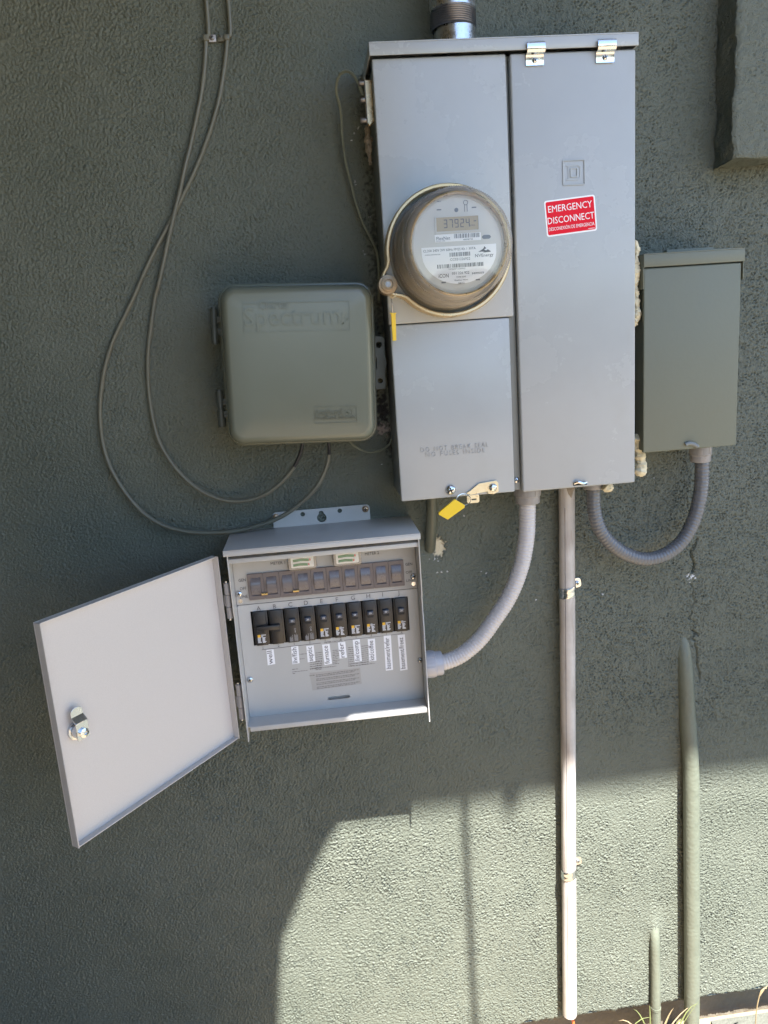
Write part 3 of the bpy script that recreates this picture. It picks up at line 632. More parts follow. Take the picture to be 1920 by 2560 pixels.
for tri in (((1112, 718), (1165, 682), (1175, 700)), ((1125, 722), (1175, 668), (1190, 680)), ((1160, 722), (1205, 690), (1236, 712)), ((1118, 712), (1160, 690), (1225, 716)), ((1166, 676), (1172, 660), (1186, 676))):
    ps = [at(z2(*q), LD) for q in tri]; lg.append(xf(plate([[(p.x-ps[0].x, p.z-ps[0].z) for p in ps]], 0.0002), place(ps[0].x, LD, ps[0].z)))
MT.add('supplier_logo', join(*lg), 'ink_grey', lab2)

# yellow seals
S1 = Thing('seal_tag', 'slim yellow seal tag hanging from the meter clamp', 'seal tag', at(z3(1548, 605), 0.125))
S1.add('wire', tube([at(z2(296, 1148), 0.148), at(z2(304, 1210), 0.138), at(z2(310, 1295), 0.126)], 0.0008, 6), 'zinc')
tp = [at(z3(*q), 0.124) for q in ((1516, 392), (1562, 392), (1556, 402), (1562, 607), (1538, 610), (1525, 402))]
S1.add('tag', xf(plate([[(q.x-tp[0].x, q.z-tp[0].z) for q in tp]], 0.0035, 0.0005), place(tp[0].x, 0.1235, tp[0].z)), 'yellow')
S2 = Thing('seal_tag', 'wide yellow seal tag wired to the hasp at the panel bottom', 'seal tag', at(z5(530, 700), 0.12))
tp = [at(z5(*q), 0.121) for q in ((582, 560), (652, 602), (650, 616), (530, 702), (468, 668), (466, 656))]
S2.add('tag', xf(plate([[(q.x-tp[0].x, q.z-tp[0].z) for q in tp]], 0.0050, 0.0008), place(tp[0].x, 0.1185, tp[0].z)), 'yellow')
S2.add('wire', tube([at(z5(*q), 0.121) for q in ((595, 568), (600, 545), (622, 522), (660, 518), (700, 545), (700, 575), (680, 594), (645, 604))], 0.0008, 6, 0.003), 'zinc')

# ================================================================== MAST
mc = (0.094+0.1588)/2; mr_ = 0.0325
MA = Thing('service_mast', 'galvanised service mast pipe rising from the panel top', 'pipe', (mc, -0.06, 1.831))
MA.add('nipple', xf(lathe([(0.0296, 1.8302), (0.0296, 1.875)], 40), Matrix.Translation((mc+0.002, -0.06, 0))), 'galv')
thr = [(0.0308, 1.8640)]
for k in range(8): thr += [(0.0312, 1.8645+k*0.0028), (0.0330, 1.8659+k*0.0028), (0.0312, 1.8672+k*0.0028)]
MA.add('threaded_coupling', xf(lathe(thr+[(0.0312, 1.8875)], 40), Matrix.Translation((mc, -0.06, 0))), 'galv_dark', ang=60)
MA.add('pipe', xf(lathe([(0.0310, 1.8870), (0.0326, 1.8885), (0.0326, 3.29)], 40), Matrix.Translation((mc, -0.06, 0))), 'galv')

# ================================================================== GROUND BRIDGE ON THE PANEL SIDE
G = Thing('grounding_bridge', 'small metal grounding bridge on the left side of the panel', 'clamp', at(zc(450, 560), 0.08))
bpts = [at(zc(*q), 0.075) for q in ((415, 160), (470, 165), (470, 230), (490, 505), (495, 530), (455, 570), (435, 540), (432, 480), (418, 300))]
G.add('bracket', xf(plate([[(q.x-bpts[0].x, q.z-bpts[0].z) for q in bpts]], 0.009, 0.001), place(bpts[0].x, 0.071, bpts[0].z)), 'bronze')
for q, nm in (((380, 175), 'screw'), ((393, 330), 'screw'), ((397, 520), 'screw')):
    a = at(zc(*q), 0.073)
    G.add(nm, xf(lathe([(0.0045, -0.006), (0.0045, 0.002), (0.0036, 0.004), (0, 0.0042)], 12), Matrix.Translation(a) @ Matrix.Rotation(-math.pi/2, 4, 'Y')), 'galv_dark')
G.add('plate', box(bpts[0].x-0.0016, bpts[0].x-0.0004, 0.066, 0.082, at(zc(410, 560), 0.075).z, at(zc(405, 130), 0.075).z), 'panel_dark')
wp = [((395, 290), .072), ((350, 170), .070), ((300, 90), .065), ((240, 65), .060), ((185, 95), .054), ((155, 170), .048), ((150, 260), .042), ((175, 350), .036), ((195, 480), .030), ((205, 650), .026), ((225, 830), .022), ((250, 960), .02),
      ((290, 1110), .018), ((330, 1270), .016), ((390, 1450), .015), ((470, 1610), .015), ((520, 1720), .016), ((540, 1850), .016), ((542, 2050), .014), ((540, 2180), .012)]
solo('grounding_wire', tube([at(zc(*q), d) for q, d in wp], 0.0021, 8), 'green_wire', 'thin greenish grounding wire looping from the bridge down beside the panel', 'wire', at(zc(540, 2180), .012))

# ================================================================== CABLE TV BOX (slightly rotated)
TBA = R_(-2.4); tcx, tcz, TW, TH = -0.1366, 1.4083, 0.2325, 0.2410
TB = Thing('cable_box', 'square grey green plastic cable company box with raised lettering', 'utility box', (tcx, 0, tcz-TH/2))
def tbm(me): return xf(me, place(tcx, 0, tcz, TBA))
def pillow(hw, hh, r, levels):
    """stack of rounded rectangles: levels of (inset, height)"""
    bm = bmesh.new(); rings = []
    for ins, h in levels:
        rings.append([bm.verts.new((x, y, h)) for x, y in rrect(-hw+ins, -hh+ins, hw-ins, hh-ins, max(0.004, r-ins*0.7), 8)])
    for a, b in zip(rings, rings[1:]):
        n = len(a)
        for k in range(n): bm.faces.new((a[k], a[(k+1) % n], b[(k+1) % n], b[k]))
    bm.faces.new(rings[-1]); bm.faces.new(list(reversed(rings[0]))); return bm_mesh(bm)
cov = TB.add('cover', tbm(pillow(TW/2, TH/2, 0.026, [(0.001, 0.058), (0.0, 0.060), (0.0, 0.0685), (0.0015, 0.070), (0.0045, 0.0705), (0.0056, 0.072), (0.0064, 0.101)]+
        [(0.0064+0.0120*(1-math.cos(t)), 0.101+0.0175*math.sin(t)) for t in np.linspace(0.12, math.pi/2, 9)]+[(0.045, 0.1192), (0.08, 0.1196)])), 'green_plastic', ang=24)
TB.add('base', tbm(pillow(TW/2-.006, TH/2-.006, 0.022, [(0, 0.001), (0, 0.0575)])), 'green_plastic_dark')
FDB = 0.1192
def rectframe(pts, t, th, dep):
    ps = [at(q, dep) for q in pts]; o = ps[0]; c = sum(ps, Vector())/4
    L = [(p.x-o.x, p.z-o.z) for p in ps]; cx_, cy_ = c.x-o.x, c.z-o.z
    inn = [(x+(cx_-x)*t/abs(cx_-x+1e-9)*1.0 if abs(cx_-x) > 1e-6 else x, y+(t if cy_ > y else -t)) for x, y in L]
    return xf(plate([L, inn], th), place(o.x, dep, o.z))
TB.add('name_panel', join(rectframe([z3(338, 315), z3(1192, 292), z3(1198, 530), z3(352, 548)], 0.0009, 0.0009, FDB)), 'green_plastic', cov)
lt1 = tfit('Charter', z3(474, 362), z3(722, 355), FDB, 0.0115, 0.0016); lt2 = tfit('Spectrum', z3(358, 496), z3(1120, 478), FDB, 0.026, 0.0018)
q = [at(z3(*p), FDB) for p in ((1128, 385), (1180, 432), (1130, 480))]
tri = xf(plate([[(p.x-q[0].x, p.z-q[0].z) for p in q], [((p.x-q[0].x)*.6+.003, (p.z-q[0].z)*.6-.006) for p in q]], 0.0008), place(q[0].x, FDB, q[0].z))
TB.add('raised_lettering', join(lt1, lt2, tri), 'green_plastic', cov)
TB.add('maker_panel', rectframe([z3(910, 1138), z3(1250, 1126), z3(1254, 1262), z3(918, 1275)], 0.0008, 0.0008, FDB), 'green_plastic', cov)
qa = at(z3(1176, 1182), FDB)
TB.add('maker_lettering', join(tfit('Amphenol', z3(924, 1208), z3(1134, 1198), FDB, 0.0088, 0.0015), tfit('Broadband Solutions', z3(928, 1244), z3(1240, 1230), FDB, 0.0060, 0.0013),
    xf(plate([circ(0, 0, .0080, 20), circ(0, 0, .0066, 20)], 0.0007), place(qa.x, FDB, qa.z)), xf(plate([rrect(-.005, -.0008, .005, .0008)], 0.0007), place(qa.x, FDB, qa.z, .8)), xf(plate([rrect(-.005, -.0008, .005, .0008)], 0.0007), place(qa.x, FDB, qa.z, -.8)), xf(plate([rrect(-.005, -.0008, .005, .0008)], 0.0007), place(qa.x, FDB, qa.z, 0))), 'green_plastic', cov)
for (xa, ya, xb, yb) in ((108, 345, 122, 640), (152, 1000, 178, 1300)):
    A, B = at(z3(xa, ya), 0.066), at(z3(xb, yb), 0.066)
    hg = TB.add('hinge', tube([A, A.lerp(B, .5), B], 0.0048, 14, raw=True), 'green_plastic_dark')
    for t0, t1 in ((0.05, 0.46), (0.54, 0.97)):
        p0, p1 = A.lerp(B, t0), A.lerp(B, t1)
        TB.add('knuckle', tube([p0, p0.lerp(p1, .5), p1], 0.0064, 14, raw=True), 'green_plastic_dark', hg)
    for t in (0.30, 0.38, 0.62, 0.70):
        c = A.lerp(B, t); TB.add('hinge_leaf', box(c.x, c.x+0.022, 0.0600, 0.0700, c.z-0.003, c.z+0.003, 0.0012), 'green_plastic_dark', hg)
lo = [at(z3(*q), 0.060) for q in ((1380, 578), (1450, 580), (1468, 600), (1470, 720), (1486, 790), (1474, 850), (1478, 990), (1380, 1000))]
o0 = lo[0]
def rel(p): return (p.x-o0.x, p.z-o0.z)
hc1, hc2 = rel(at(z3(1425, 645), .06)), rel(at(z3(1437, 930), .06))
sl = [rel(at(z3(*q), .06)) for q in ((1396, 745), (1410, 745), (1414, 838), (1400, 838))]
TB.add('lock_tab', xf(plate([[rel(p) for p in lo], circ(*hc1, 0.0052), circ(*hc2, 0.0045), sl], 0.010, 0.001), place(o0.x, 0.052, o0.z)), 'green_plastic_dark', label='plastic padlock tab on the right edge of the box')

# ================================================================== CABLES
cL = [((748, 0), za), ((746, 230), za), ((738, 400), za), ((718, 560), za), ((690, 700), za), ((655, 860), za), ((620, 1000), za), ((590, 1140), za), ((558, 1270), za), ((528, 1400), za), ((500, 1530), za), ((465, 1690), za),
      ((410, 5), zb), ((385, 180), zb), ((368, 330), zb), ((365, 470), zb), ((375, 620), zb), ((402, 780), zb), ((440, 900), zb), ((505, 1010), zb), ((590, 1110), zb), ((700, 1195), zb), ((820, 1243), zb), ((930, 1252), zb), ((1040, 1228), zb), ((1140, 1170), zb), ((1215, 1097), zb), ((1258, 1040), zb)]
cL2 = [((1258, 1040), zb), ((1285, 985), zb), ((1303, 930), zb), ((1310, 880), zb)]
cR = [((878, 0), za), ((872, 230), za), ((855, 400), za), ((825, 580), za), ((782, 740), za), ((730, 890), za), ((668, 1040), za), ((610, 1160), za), ((562, 1260), za), ((515, 1350), za), ((450, 1470), za), ((370, 1640), za),
      ((280, 5), zb), ((215, 140), zb), ((150, 280), zb), ((105, 430), zb), ((80, 580), zb), ((73, 720), zb), ((85, 860), zb), ((112, 980), zb), ((160, 1090), zb), ((240, 1215), zb), ((340, 1325), zb), ((460, 1400), zb), ((600, 1437), zb), ((750, 1445), zb), ((880, 1437), zb),
      ((1000, 1412), zb), ((1120, 1373), zb), ((1230, 1315), zb), ((1340, 1225), zb), ((1410, 1140), zb), ((1455, 1040), zb), ((1470, 965), zb)]
cR2 = [((1470, 965), zb), ((1470, 930), zb), ((1466, 880), zb)]
def cab(lst, dfun):
    n = len(lst); return [at(f(*q), dfun(k/(n-1), k)) for k, (q, f) in enumerate(lst)]
def extend_up(pts): return [pts[0]+Vector((0.0, 0, 1.33))]+[pts[0]+Vector((0, 0, 0.4))]+pts
dl_ = lambda t, k: 0.0045+0.0035*(6 <= k <= 11)+max(0, t-0.6)*0.09
dr_ = lambda t, k: 0.0045+(max(0, t-0.55)**1.0)*0.075
KL = Thing('coaxial_cable', 'olive cable making the inner loop left of the cable box', 'cable', at(zb(930, 1252), .02), 'olive cables looping down from above')
pL = cab(cL, dl_); KL.add('jacket', tube(extend_up(pL), 0.0035, 12), 'olive')
eL = [pL[-1], at(zb(1285, 985), .045), at(zb(1303, 930), .050), at(zb(1310, 880), .055), at(zb(1311, 840), .055)]
KL.add('bare_end', tube(eL, 0.0029, 10, 0.004), 'black_cable', label='unpainted black cable end')
KR = Thing('coaxial_cable', 'olive cable making the outer loop that crosses the switch box flange', 'cable', at(zb(750, 1445), .02), 'olive cables looping down from above')
pR = cab(cR, dr_); KR.add('jacket', tube(extend_up(pR), 0.0035, 12), 'olive')
KR.add('bare_end', tube([pR[-1], at(zb(1471, 930), .045), at(zb(1467, 880), .05), at(zb(1466, 840), .05)], 0.0029, 10, 0.004), 'black_cable', label='unpainted black cable end')
solo('bonding_wire', tube([at(z3(*q), d) for q, d in (((1170, 1370), .05), ((1200, 1420), .045), ((1260, 1470), .035), ((1350, 1500), .025), ((1450, 1480), .016), ((1515, 1430), .012), ((1532, 1370), .010))], 0.0017, 8, 0.004), 'green_wire', 'short thin wire loop from the cable box bottom to the panel', 'wire', at(z3(1350, 1500), .025))
zcl = V(480, 60, 13.825)
for nm, quad, scr, cxp, lab, wht in (('cable_clip', (480, 365, 815, 625), (690, 480), (490, 480), 'pale cable clip on the left of the two cables', True), ('cable_clip', (890, 375, 1190, 605), (975, 450), (1200, 480), 'olive cable clip on the right of the two cables', False)):
    a, b = at(zcl(quad[0], quad[3]), .004), at(zcl(quad[2], quad[1]), .004); c = at(zcl(*cxp), .0045)
    CL = Thing(nm, lab, 'clip', (c.x, 0, a.z), 'cable clips at the top')
    mm = 'fitting_light' if wht else 'olive'
    CL.add('strap', tube([Vector((c.x+0.0045*math.cos(t), -0.0045-0.0043*math.sin(t), (a.z+b.z)/2)) for t in np.linspace(-0.3, math.pi+0.3, 9)], 0.0012, 8, raw=True) if False else box(c.x-0.0045, c.x+0.0045, 0.0005, 0.0092, a.z, b.z, 0.0022, 3), 'olive')
    CL.add('tab', box(min(a.x, c.x), max(b.x, c.x), 0.0020, 0.0045, a.z, b.z, 0.0006), mm)
    screw(CL, zcl(*scr), 0.0046, m='galv_dark' if wht else 'olive', s=0.8)

# ================================================================== TRANSFER SWITCH
SX0, SX1 = -0.2730, 0.0240
TS = Thing('transfer_switch', 'open grey generator transfer switch box with rocker switches and breakers', 'switch box', (-0.1245, -0.05, 0.822))
TS.add('back_box', box(SX0+.002, SX1-.002, 0.001, 0.012, 0.842, 1.138, 0.0008), 'switch')
def side(x0, x1):
    z = lambda d, zz: (d, zz)
    pr = [(0.002, 0.842), (0.085, 0.836), (0.1195, 0.8205), (0.1215, 0.8205), (0.1215, 1.004), (0.1185, 1.010), (0.1185, 1.035), (0.1215, 1.041), (0.1215, 1.1315), (0.002, 1.1380)]
    bm = bmesh.new(); A = [bm.verts.new((x0, -d, q)) for d, q in pr]; B = [bm.verts.new((x1, -d, q)) for d, q in pr]
    for k in range(len(pr)): bm.faces.new((A[k], A[(k+1) % len(pr)], B[(k+1) % len(pr)], B[k]))
    bm.faces.new(A); bm.faces.new(B); return bm_mesh(bm)
TS.add('side_wall', side(SX0, SX0+.0016), 'switch'); TS.add('side_wall', side(SX1-.0016, SX1), 'switch')
hd = join(box(-0.2768, 0.0252, 0.0, 0.1310, 1.1405, 1.1422, 0.0004), box(-0.2768, 0.0252, 0.1292, 0.1312, 1.1328, 1.1404, 0.0004))
TS.add('hood', hd, 'switch')
TS.add('upper_rail', join(box(SX0+.0017, SX1-.0017, 0.1165, 0.1185, 1.1178, 1.1248, 0.0005), box(SX0+.0017, SX1-.0017, 0.012, 0.1164, 1.1235, 1.1248)), 'switch')
TS.add('lower_lip', join(box(SX0+.0050, SX1-.0017, 0.1135, 0.1155, 0.8345, 0.8425, 0.0005), box(SX0+.0019, SX1-.0018, 0.076, 0.1134, 0.8412, 0.8425)), 'switch')
# mounting flange with holes
fa, fb = at(z4(398, 300), .003), at(z4(1103, 125), .003)
fx0, fx1, fz0, fz1 = -0.2052, -0.0418, 1.1365, 1.1685
hl = []
for q, r in (((620, 188), .0040), ((885, 163), .0040)):
    p = at(z4(*q), .003); hl.append(circ(p.x, p.z, r))
p = at(z4(756, 212), .003); p2 = at(z4(752, 180), .003)
key = [(p.x+.0080*math.cos(t), p.z+.0080*math.sin(t)) for t in np.linspace(math.pi/2+.55, 2.5*math.pi-.55, 18)]+[(p2.x+.0042*math.cos(t), p2.z+.0042*math.sin(t)) for t in np.linspace(-.2, math.pi+.2, 10)]
hl.append(key)
fl = TS.add('mounting_flange', xf(plate([rrect(fx0, fz0, fx1, fz1, 0.006)]+hl, 0.0018), place(0, 0.0015, 0)), 'switch')
screw(TS, z4(1068, 150), 0.0034, fl, 'copper_screw', 1.35); TS.add('screw_slot', xf(SLOT.copy(), Matrix.Translation(at(z4(1068, 150), .0038)) @ FRONT @ Matrix.Scale(1.35, 4)), 'gap', fl)
screw(TS, z4(428, 205), 0.0034, fl, 'copper_screw', 1.2)
# face plates
PDp = 0.080
u0, u1 = SX0+.0022, SX1-.0022
uf = TS.add('meter_plate', xf(plate([rrect(u0, 1.0382, u1, 1.1170)], 0.0016), place(0, PDp-.0016, 0)), 'faceplate', label='warm grey upper plate with rocker switches')
slotc = at(z4(878, 1498), PDp); sr = 0.0030; shw = 0.0155
slot_l = [(slotc.x+shw+sr*math.cos(t), slotc.z+sr*math.sin(t)) for t in np.linspace(-math.pi/2, math.pi/2, 8)]+[(slotc.x-shw+sr*math.cos(t), slotc.z+sr*math.sin(t)) for t in np.linspace(math.pi/2, 1.5*math.pi, 8)]
BX0, BX1, BZ0, BZ1 = -0.2512, 0.0048, 0.9668, 1.0254
df = TS.add('dead_front', xf(plate([rrect(u0, 0.8428, u1, 1.0372, 0.003), rrect(BX0, BZ0, BX1, BZ1), slot_l], 0.0016), place(0, PDp-.0016, 0)), 'deadfront', label='cool grey lower plate with breaker window')
TS.add('interior', box(SX0+.003, SX1-.003, 0.030, 0.032, 0.845, 1.12), 'gap')
TS.add('slot_backing', box(slotc.x-.02, slotc.x+.02, 0.070, 0.071, slotc.z-.006, slotc.z+.008), 'switch', df)
# rockers
RB = bm_mesh(bmesh.new())
rw, rh = 0.0125, 0.0213
rframe = plate([rrect(-rw+.0005, -rh, rw-.0005, rh, 0.0008, 2), rrect(-.0082, -.0155, .0082, .0155, 0.0006, 2)], 0.0030, 0.0005)
rframe.transform(FRONT)
bm = bmesh.new(); arcp = [(-0.0148+0.0296*k/14, 0.0012+0.0046*math.sin(math.pi*k/14)**0.8) for k in range(15)]
A = [bm.verts.new((-.0077, -h, z)) for z, h in arcp]+[bm.verts.new((-.0077, 0.004, 0.0148)), bm.verts.new((-.0077, 0.004, -0.0148))]
B = [bm.verts.new((.0077, v.co.y, v.co.z)) for v in A]
for k in range(len(A)): bm.faces.new((A[k], A[(k+1) % len(A)], B[(k+1) % len(A)], B[k]))
bm.faces.new(A); bm.faces.new(B); rock = bm_mesh(bm)
rback = box(-.0084, .0084, -0.001, 0.0004, -.0157, .0157)
x_l, x_r = -0.2500, 0.0012; pitch = (x_r-x_l)/10; rzc = 1.0668
for k in range(10):
    c = Vector((x_l+pitch*(k+.5), -PDp, rzc))
    fo = TS.add('rocker_bezel', rframe, 'rocker_frame', loc=c)
    TS.add('recess', rback, 'gap', fo, loc=c+Vector((0, -0.0003, 0)))
    TS.add('rocker', rock, 'rocker', fo, loc=c)
for k in (1, 3):
    xx = x_l+pitch*k
    TS.add('handle_tie', tube([Vector((xx-.0048, -PDp-.0048, rzc-.0125)), Vector((xx, -PDp-.0048, rzc-.0125)), Vector((xx+.0048, -PDp-.0048, rzc-.0125))], 0.0020, 10, raw=True), 'brass')
# gauges
def gauge(xa, xb):
    c = Vector(((xa+xb)/2, -PDp, 1.1045)); hw = (xb-xa)/2
    g = TS.add('gauge', xf(plate([rrect(-hw, -.0125, hw, .0125, 0.003)], 0.010, 0.0012), place(c.x, PDp, c.z)), 'fitting')
    TS.add('dial', xf(plate([rrect(-hw+.003, -.0105, hw-.003, .0110, 0.002)], 0.0016), place(c.x, PDp+.0095, c.z)), 'gauge_white', g)
    bd = []
    for (xx0, xx1, y0) in ((-.0145, .0110, -.0008), (-.0145, .0085, -.0082)):
        bd.append(xf(plate([[(xx0, y0), ((xx0+xx1)/2, y0+.0010), (xx1, y0), (xx1, y0+.0042), ((xx0+xx1)/2, y0+.0052), (xx0, y0+.0042)]], 0.0003), place(c.x, PDp+.0111, c.z)))
    TS.add('green_band', join(*bd), 'gauge_green', g)
    TS.add('red_mark', join(xf(plate([rrect(.0114, -.0004, .0136, .0034)], 0.0003), place(c.x, PDp+.0111, c.z)), xf(plate([rrect(.0090, -.0078, .0112, -.0042)], 0.0003), place(c.x, PDp+.0111, c.z))), 'gauge_red', g)
    TS.add('cover', xf(plate([rrect(-hw-.0006, -.0132, hw+.0006, .0122, 0.004)], 0.0030, 0.0012), place(c.x, PDp+.0115, c.z)), 'clear', g)
gauge(-0.1815, -0.1395); gauge(-0.1100, -0.0680)
# printing on the plates
def prn(T, name, mes, m, parent):
    for q in mes: T.add(name, q, m, parent)
PT = PDp+0.0001
prn(TS, 'printed_word', [tfit('GEN', z4(162, 672), z4(214, 667), PT, .0050), tfit('OFF', z4(172, 732), z4(218, 727), PT, .0050), tfit('LINE', z4(172, 790), z4(228, 784), PT, .0050),
    tfit('GEN', z4(1354, 556), z4(1404, 551), PT, .0044), tfit('OFF', z4(1358, 614), z4(1402, 609), PT, .0044), tfit('LINE', z4(1362, 672), z4(1410, 666), PT, .0044),
    tfit('METER 1', z4(392, 552), z4(494, 542), PT, .0048), tfit('METER 2', z4(1066, 483), z4(1166, 472), PT, .0048)], 'ink', uf)
let = []
for ch, x, y in (('A', 306, 876), ('B', 420, 862), ('C', 532, 848), ('D', 645, 836), ('E', 756, 824), ('F', 866, 812), ('G', 980, 800), ('H', 1090, 787), ('I', 1192, 776), ('J', 1306, 764)):
    a = at(z4(x, y), PT); let.append(xf(text_mesh(ch, None, .0072, .0002, 'C'), place(a.x, PT, a.z)))
prn(TS, 'circuit_letter', let, 'ink_grey', df)
num = []
for ch, x, y in (('1', 337, 1152), ('2', 448, 1136), ('1', 560, 1122), ('2', 671, 1110), ('1', 781, 1097), ('2', 892, 1086), ('1', 1002, 1073), ('2', 1110, 1060), ('1', 1219, 1049), ('2', 1327, 1036)):
    a = at(z4(x, y), PT); num.append(xf(text_mesh(ch, None, .0044, .0002, 'C'), place(a.x, PT, a.z)))
num.append(tfit('METER CIRCUITS', z4(776, 1112), z4(904, 1098), PT, .0027))
def line(p0, p1, t=.0004):
    a, b = at(p0, PT), at(p1, PT); wv = b-a; return xf(plate([rrect(0, 0, math.hypot(wv.x, wv.z), t)], .0002), place(a.x, PT, a.z, math.atan2(wv.z, wv.x)))
num += [line(z4(328, 1158), z4(750, 1110), .0008), line(z4(915, 1090), z4(1338, 1042), .0006)]
prn(TS, 'circuit_number', num, 'ink_grey', df)
# fine print as rows of short marks
def fine(rows, seed, m):
    rr = random.Random(seed); o = []
    for p0, p1 in rows:
        a, b = at(p0, PT), at(p1, PT); wv = b-a; W = math.hypot(wv.x, wv.z); an = math.atan2(wv.z, wv.x); x = 0
        while x < W:
            wl = rr.uniform(.0012, .0050); o.append(xf(plate([rrect(x, 0, min(W, x+wl), rr.uniform(.0008, .0012))], .0001), place(a.x, PT, a.z, an))); x += wl+.0009
    return join(*o)
rows = [((540, 1192), (560, 1190)), ((598, 1192), (650, 1186)), ((598, 1225), (632, 1221)), ((545, 1300), (590, 1294)), ((546, 1318), (655, 1305)), ((548, 1330), (566, 1328))]
for k in range(9): rows.append(((712, 1182+k*15), (760, 1176+k*15))); rows.append(((834, 1165+k*12), (876+random.randint(-8, 12), 1160+k*12)))
for k in range(10): rows.append(((944, 1145+k*14.5), (984, 1140+k*14.5))); rows.append(((1040, 1134+k*14.5), (1088, 1128+k*14.5)))
for k in range(4): rows.append(((672, 1250+k*15), (760, 1240+k*15)))
rows += [((672, 1298), (860, 1275)), ((955, 1262), (1132, 1240)), ((955, 1278), (1135, 1255))]
for k in range(4):
    y = 1340+k*29; rows.append(((715+k*2, y), (1022+k*2, y-40))); rows.append(((715+k*2, y+11), (990+k*2, y-26)))
rows.append(((668, 1345), (705, 1340)))
c0 = at(z4(665, 1335), PDp); ins = [at(z4(*q), PDp) for q in ((668, 1322), (1030, 1285), (1042, 1400), (690, 1448))]
TS.add('instruction_sticker', xf(plate([[(p.x-ins[0].x, p.z-ins[0].z) for p in ins]], .0001), place(ins[0].x, PDp-.00005, ins[0].z)), M['faceplate'], df)
ink_fine = TS.add('fine_print', fine([(z4(*a), z4(*b)) for a, b in rows], 4, 'ink_faint'), 'ink_faint', df); ink_fine['kind'] = 'stuff'
for q, s_ in (((165, 757), 1.2), ((1410, 632), 1.2), ((243, 1370), 1.25), ((1458, 1230), 1.15)): screw(TS, z4(*q), PDp, s=s_)
for q in ((175, 810), (1413, 685)):
    a = at(z4(*q), PDp); TS.add('screw_hole', xf(plate([circ(0, 0, .0035)], .0002), place(a.x, PDp, a.z)), 'zinc', uf)
# label tapes
for body, pts, h_ in (('well', ((360, 1158), (412, 1152), (424, 1258), (370, 1268)), .0070), ('liv/fish', ((536, 1134), (588, 1128), (598, 1252), (546, 1260)), .0070), ('septic', ((645, 1130), (698, 1124), (711, 1238), (656, 1246)), .0068),
        ('furnace', ((758, 1120), (812, 1114), (830, 1256), (776, 1266)), .0068), ('refer', ((871, 1104), (924, 1098), (936, 1212), (884, 1220)), .0068), ('liv/comp', ((977, 1086), (1028, 1080), (1044, 1236), (992, 1244)), .0068),
        ('kit/coffee', ((1084, 1082), (1136, 1076), (1147, 1234), (1096, 1241)), .0066), ('basement/refer', ((1198, 1054), (1250, 1048), (1266, 1300), (1214, 1306)), .0066), ('basement/freez', ((1298, 1052), (1350, 1046), (1370, 1298), (1318, 1306)), .0066)):
    ps = [at(z4(*q), PT) for q in pts]; o = ps[0]
    lb = TS.add('circuit_label', xf(plate([[(p.x-o.x, p.z-o.z) for p in ps]], .00025), place(o.x, PDp, o.z)), 'paper', df, label='white tape label reading '+body)
    bot = (ps[2]+ps[3])/2; top = (ps[0]+ps[1])/2; up_ = (top-bot); L = up_.length; up_.normalize(); an = math.atan2(up_.z, up_.x)
    tw_ = min(L*.88, .0064*len(body)*.92)
    tm = xf(text_mesh(body, tw_, .0080, .0002), Matrix.Translation((0, 0, 0)))
    st_ = bot+up_*((L-tw_)*.35); side_ = Vector((math.cos(an-math.pi/2), 0, math.sin(an-math.pi/2)))
    xf(tm, place(st_.x+side_.x*.0026, PDp+.0003, st_.z+side_.z*.0026, an)); TS.add('label_text', tm, 'ink_grey', df)
# breakers
bp_ = 0.0254; bx0 = -0.2500
bh0, bh1 = 0.9672, 1.0250
bod = join(box(-.0119, .0119, -0.045, 0.0015, -.0288, .0288, .0006), box(-.0092, .0092, 0.0016, 0.0060, -.0288, .0288, .0008))
win = box(-.0052, .0052, 0.0055, 0.0064, -0.0055, .0070)
tog = box(-.0050, .0050, 0.0058, 0.0115, 0.0004, 0.0068, .0008)
tog2 = tog.copy()
def brk_print(seed):
    rr = random.Random(seed); o = []
    for k in range(4):
        o.append(plate([rrect(-.0012, -.0103-k*.00115, -.0012+rr.uniform(.003, .0085), -.0097-k*.00115)], .0002))
    for k in range(7):
        y = -.0150-k*.0014; o.append(plate([rrect(-.0068, y, -.0068+rr.uniform(.003, .006), y+.0009)], .0002)); o.append(plate([rrect(.0006, y-.0003, .0006+rr.uniform(.003, .006), y+.0007)], .0002))
    return join(*[xf(q, FRONT) for q in o])
def brk_print2(seed):
    rr = random.Random(seed); o = []
    for k in range(6):
        o.append(plate([rrect(-.0062+k*.0009, -.0270, -.0056+k*.0009, -.0270+rr.uniform(.006, .0115))], .0002)); o.append(plate([rrect(.0012+k*.0010, -.0265, .0018+k*.0010, -.0265+rr.uniform(.009, .0130))], .0002))
    o.append(plate([circ(.0035, -.0060, .0016, 12), circ(.0035, -.0060, .0011, 12)], .0002)); o.append(plate([rrect(.0028, -.0120, .0042, -.0082)], .0002))
    return join(*[xf(q, FRONT) for q in o])
badge = xf(plate([rrect(-.0066, -.0142, -.0020, -.0096, .0004, 2)], .0003), FRONT); badge2 = xf(plate([circ(-.0043, -.0119, .0011, 8)], .0002), FRONT)
n20 = xf(text_mesh('20', .0040, .0026, .0002, 'C'), FRONT @ Matrix.Translation((0, .0022, 0))); n30 = xf(text_mesh('30', .0040, .0026, .0002, 'C'), FRONT @ Matrix.Translation((0, .0022, 0)))
prA, prB = brk_print(1), brk_print(2); prC = brk_print2(3)
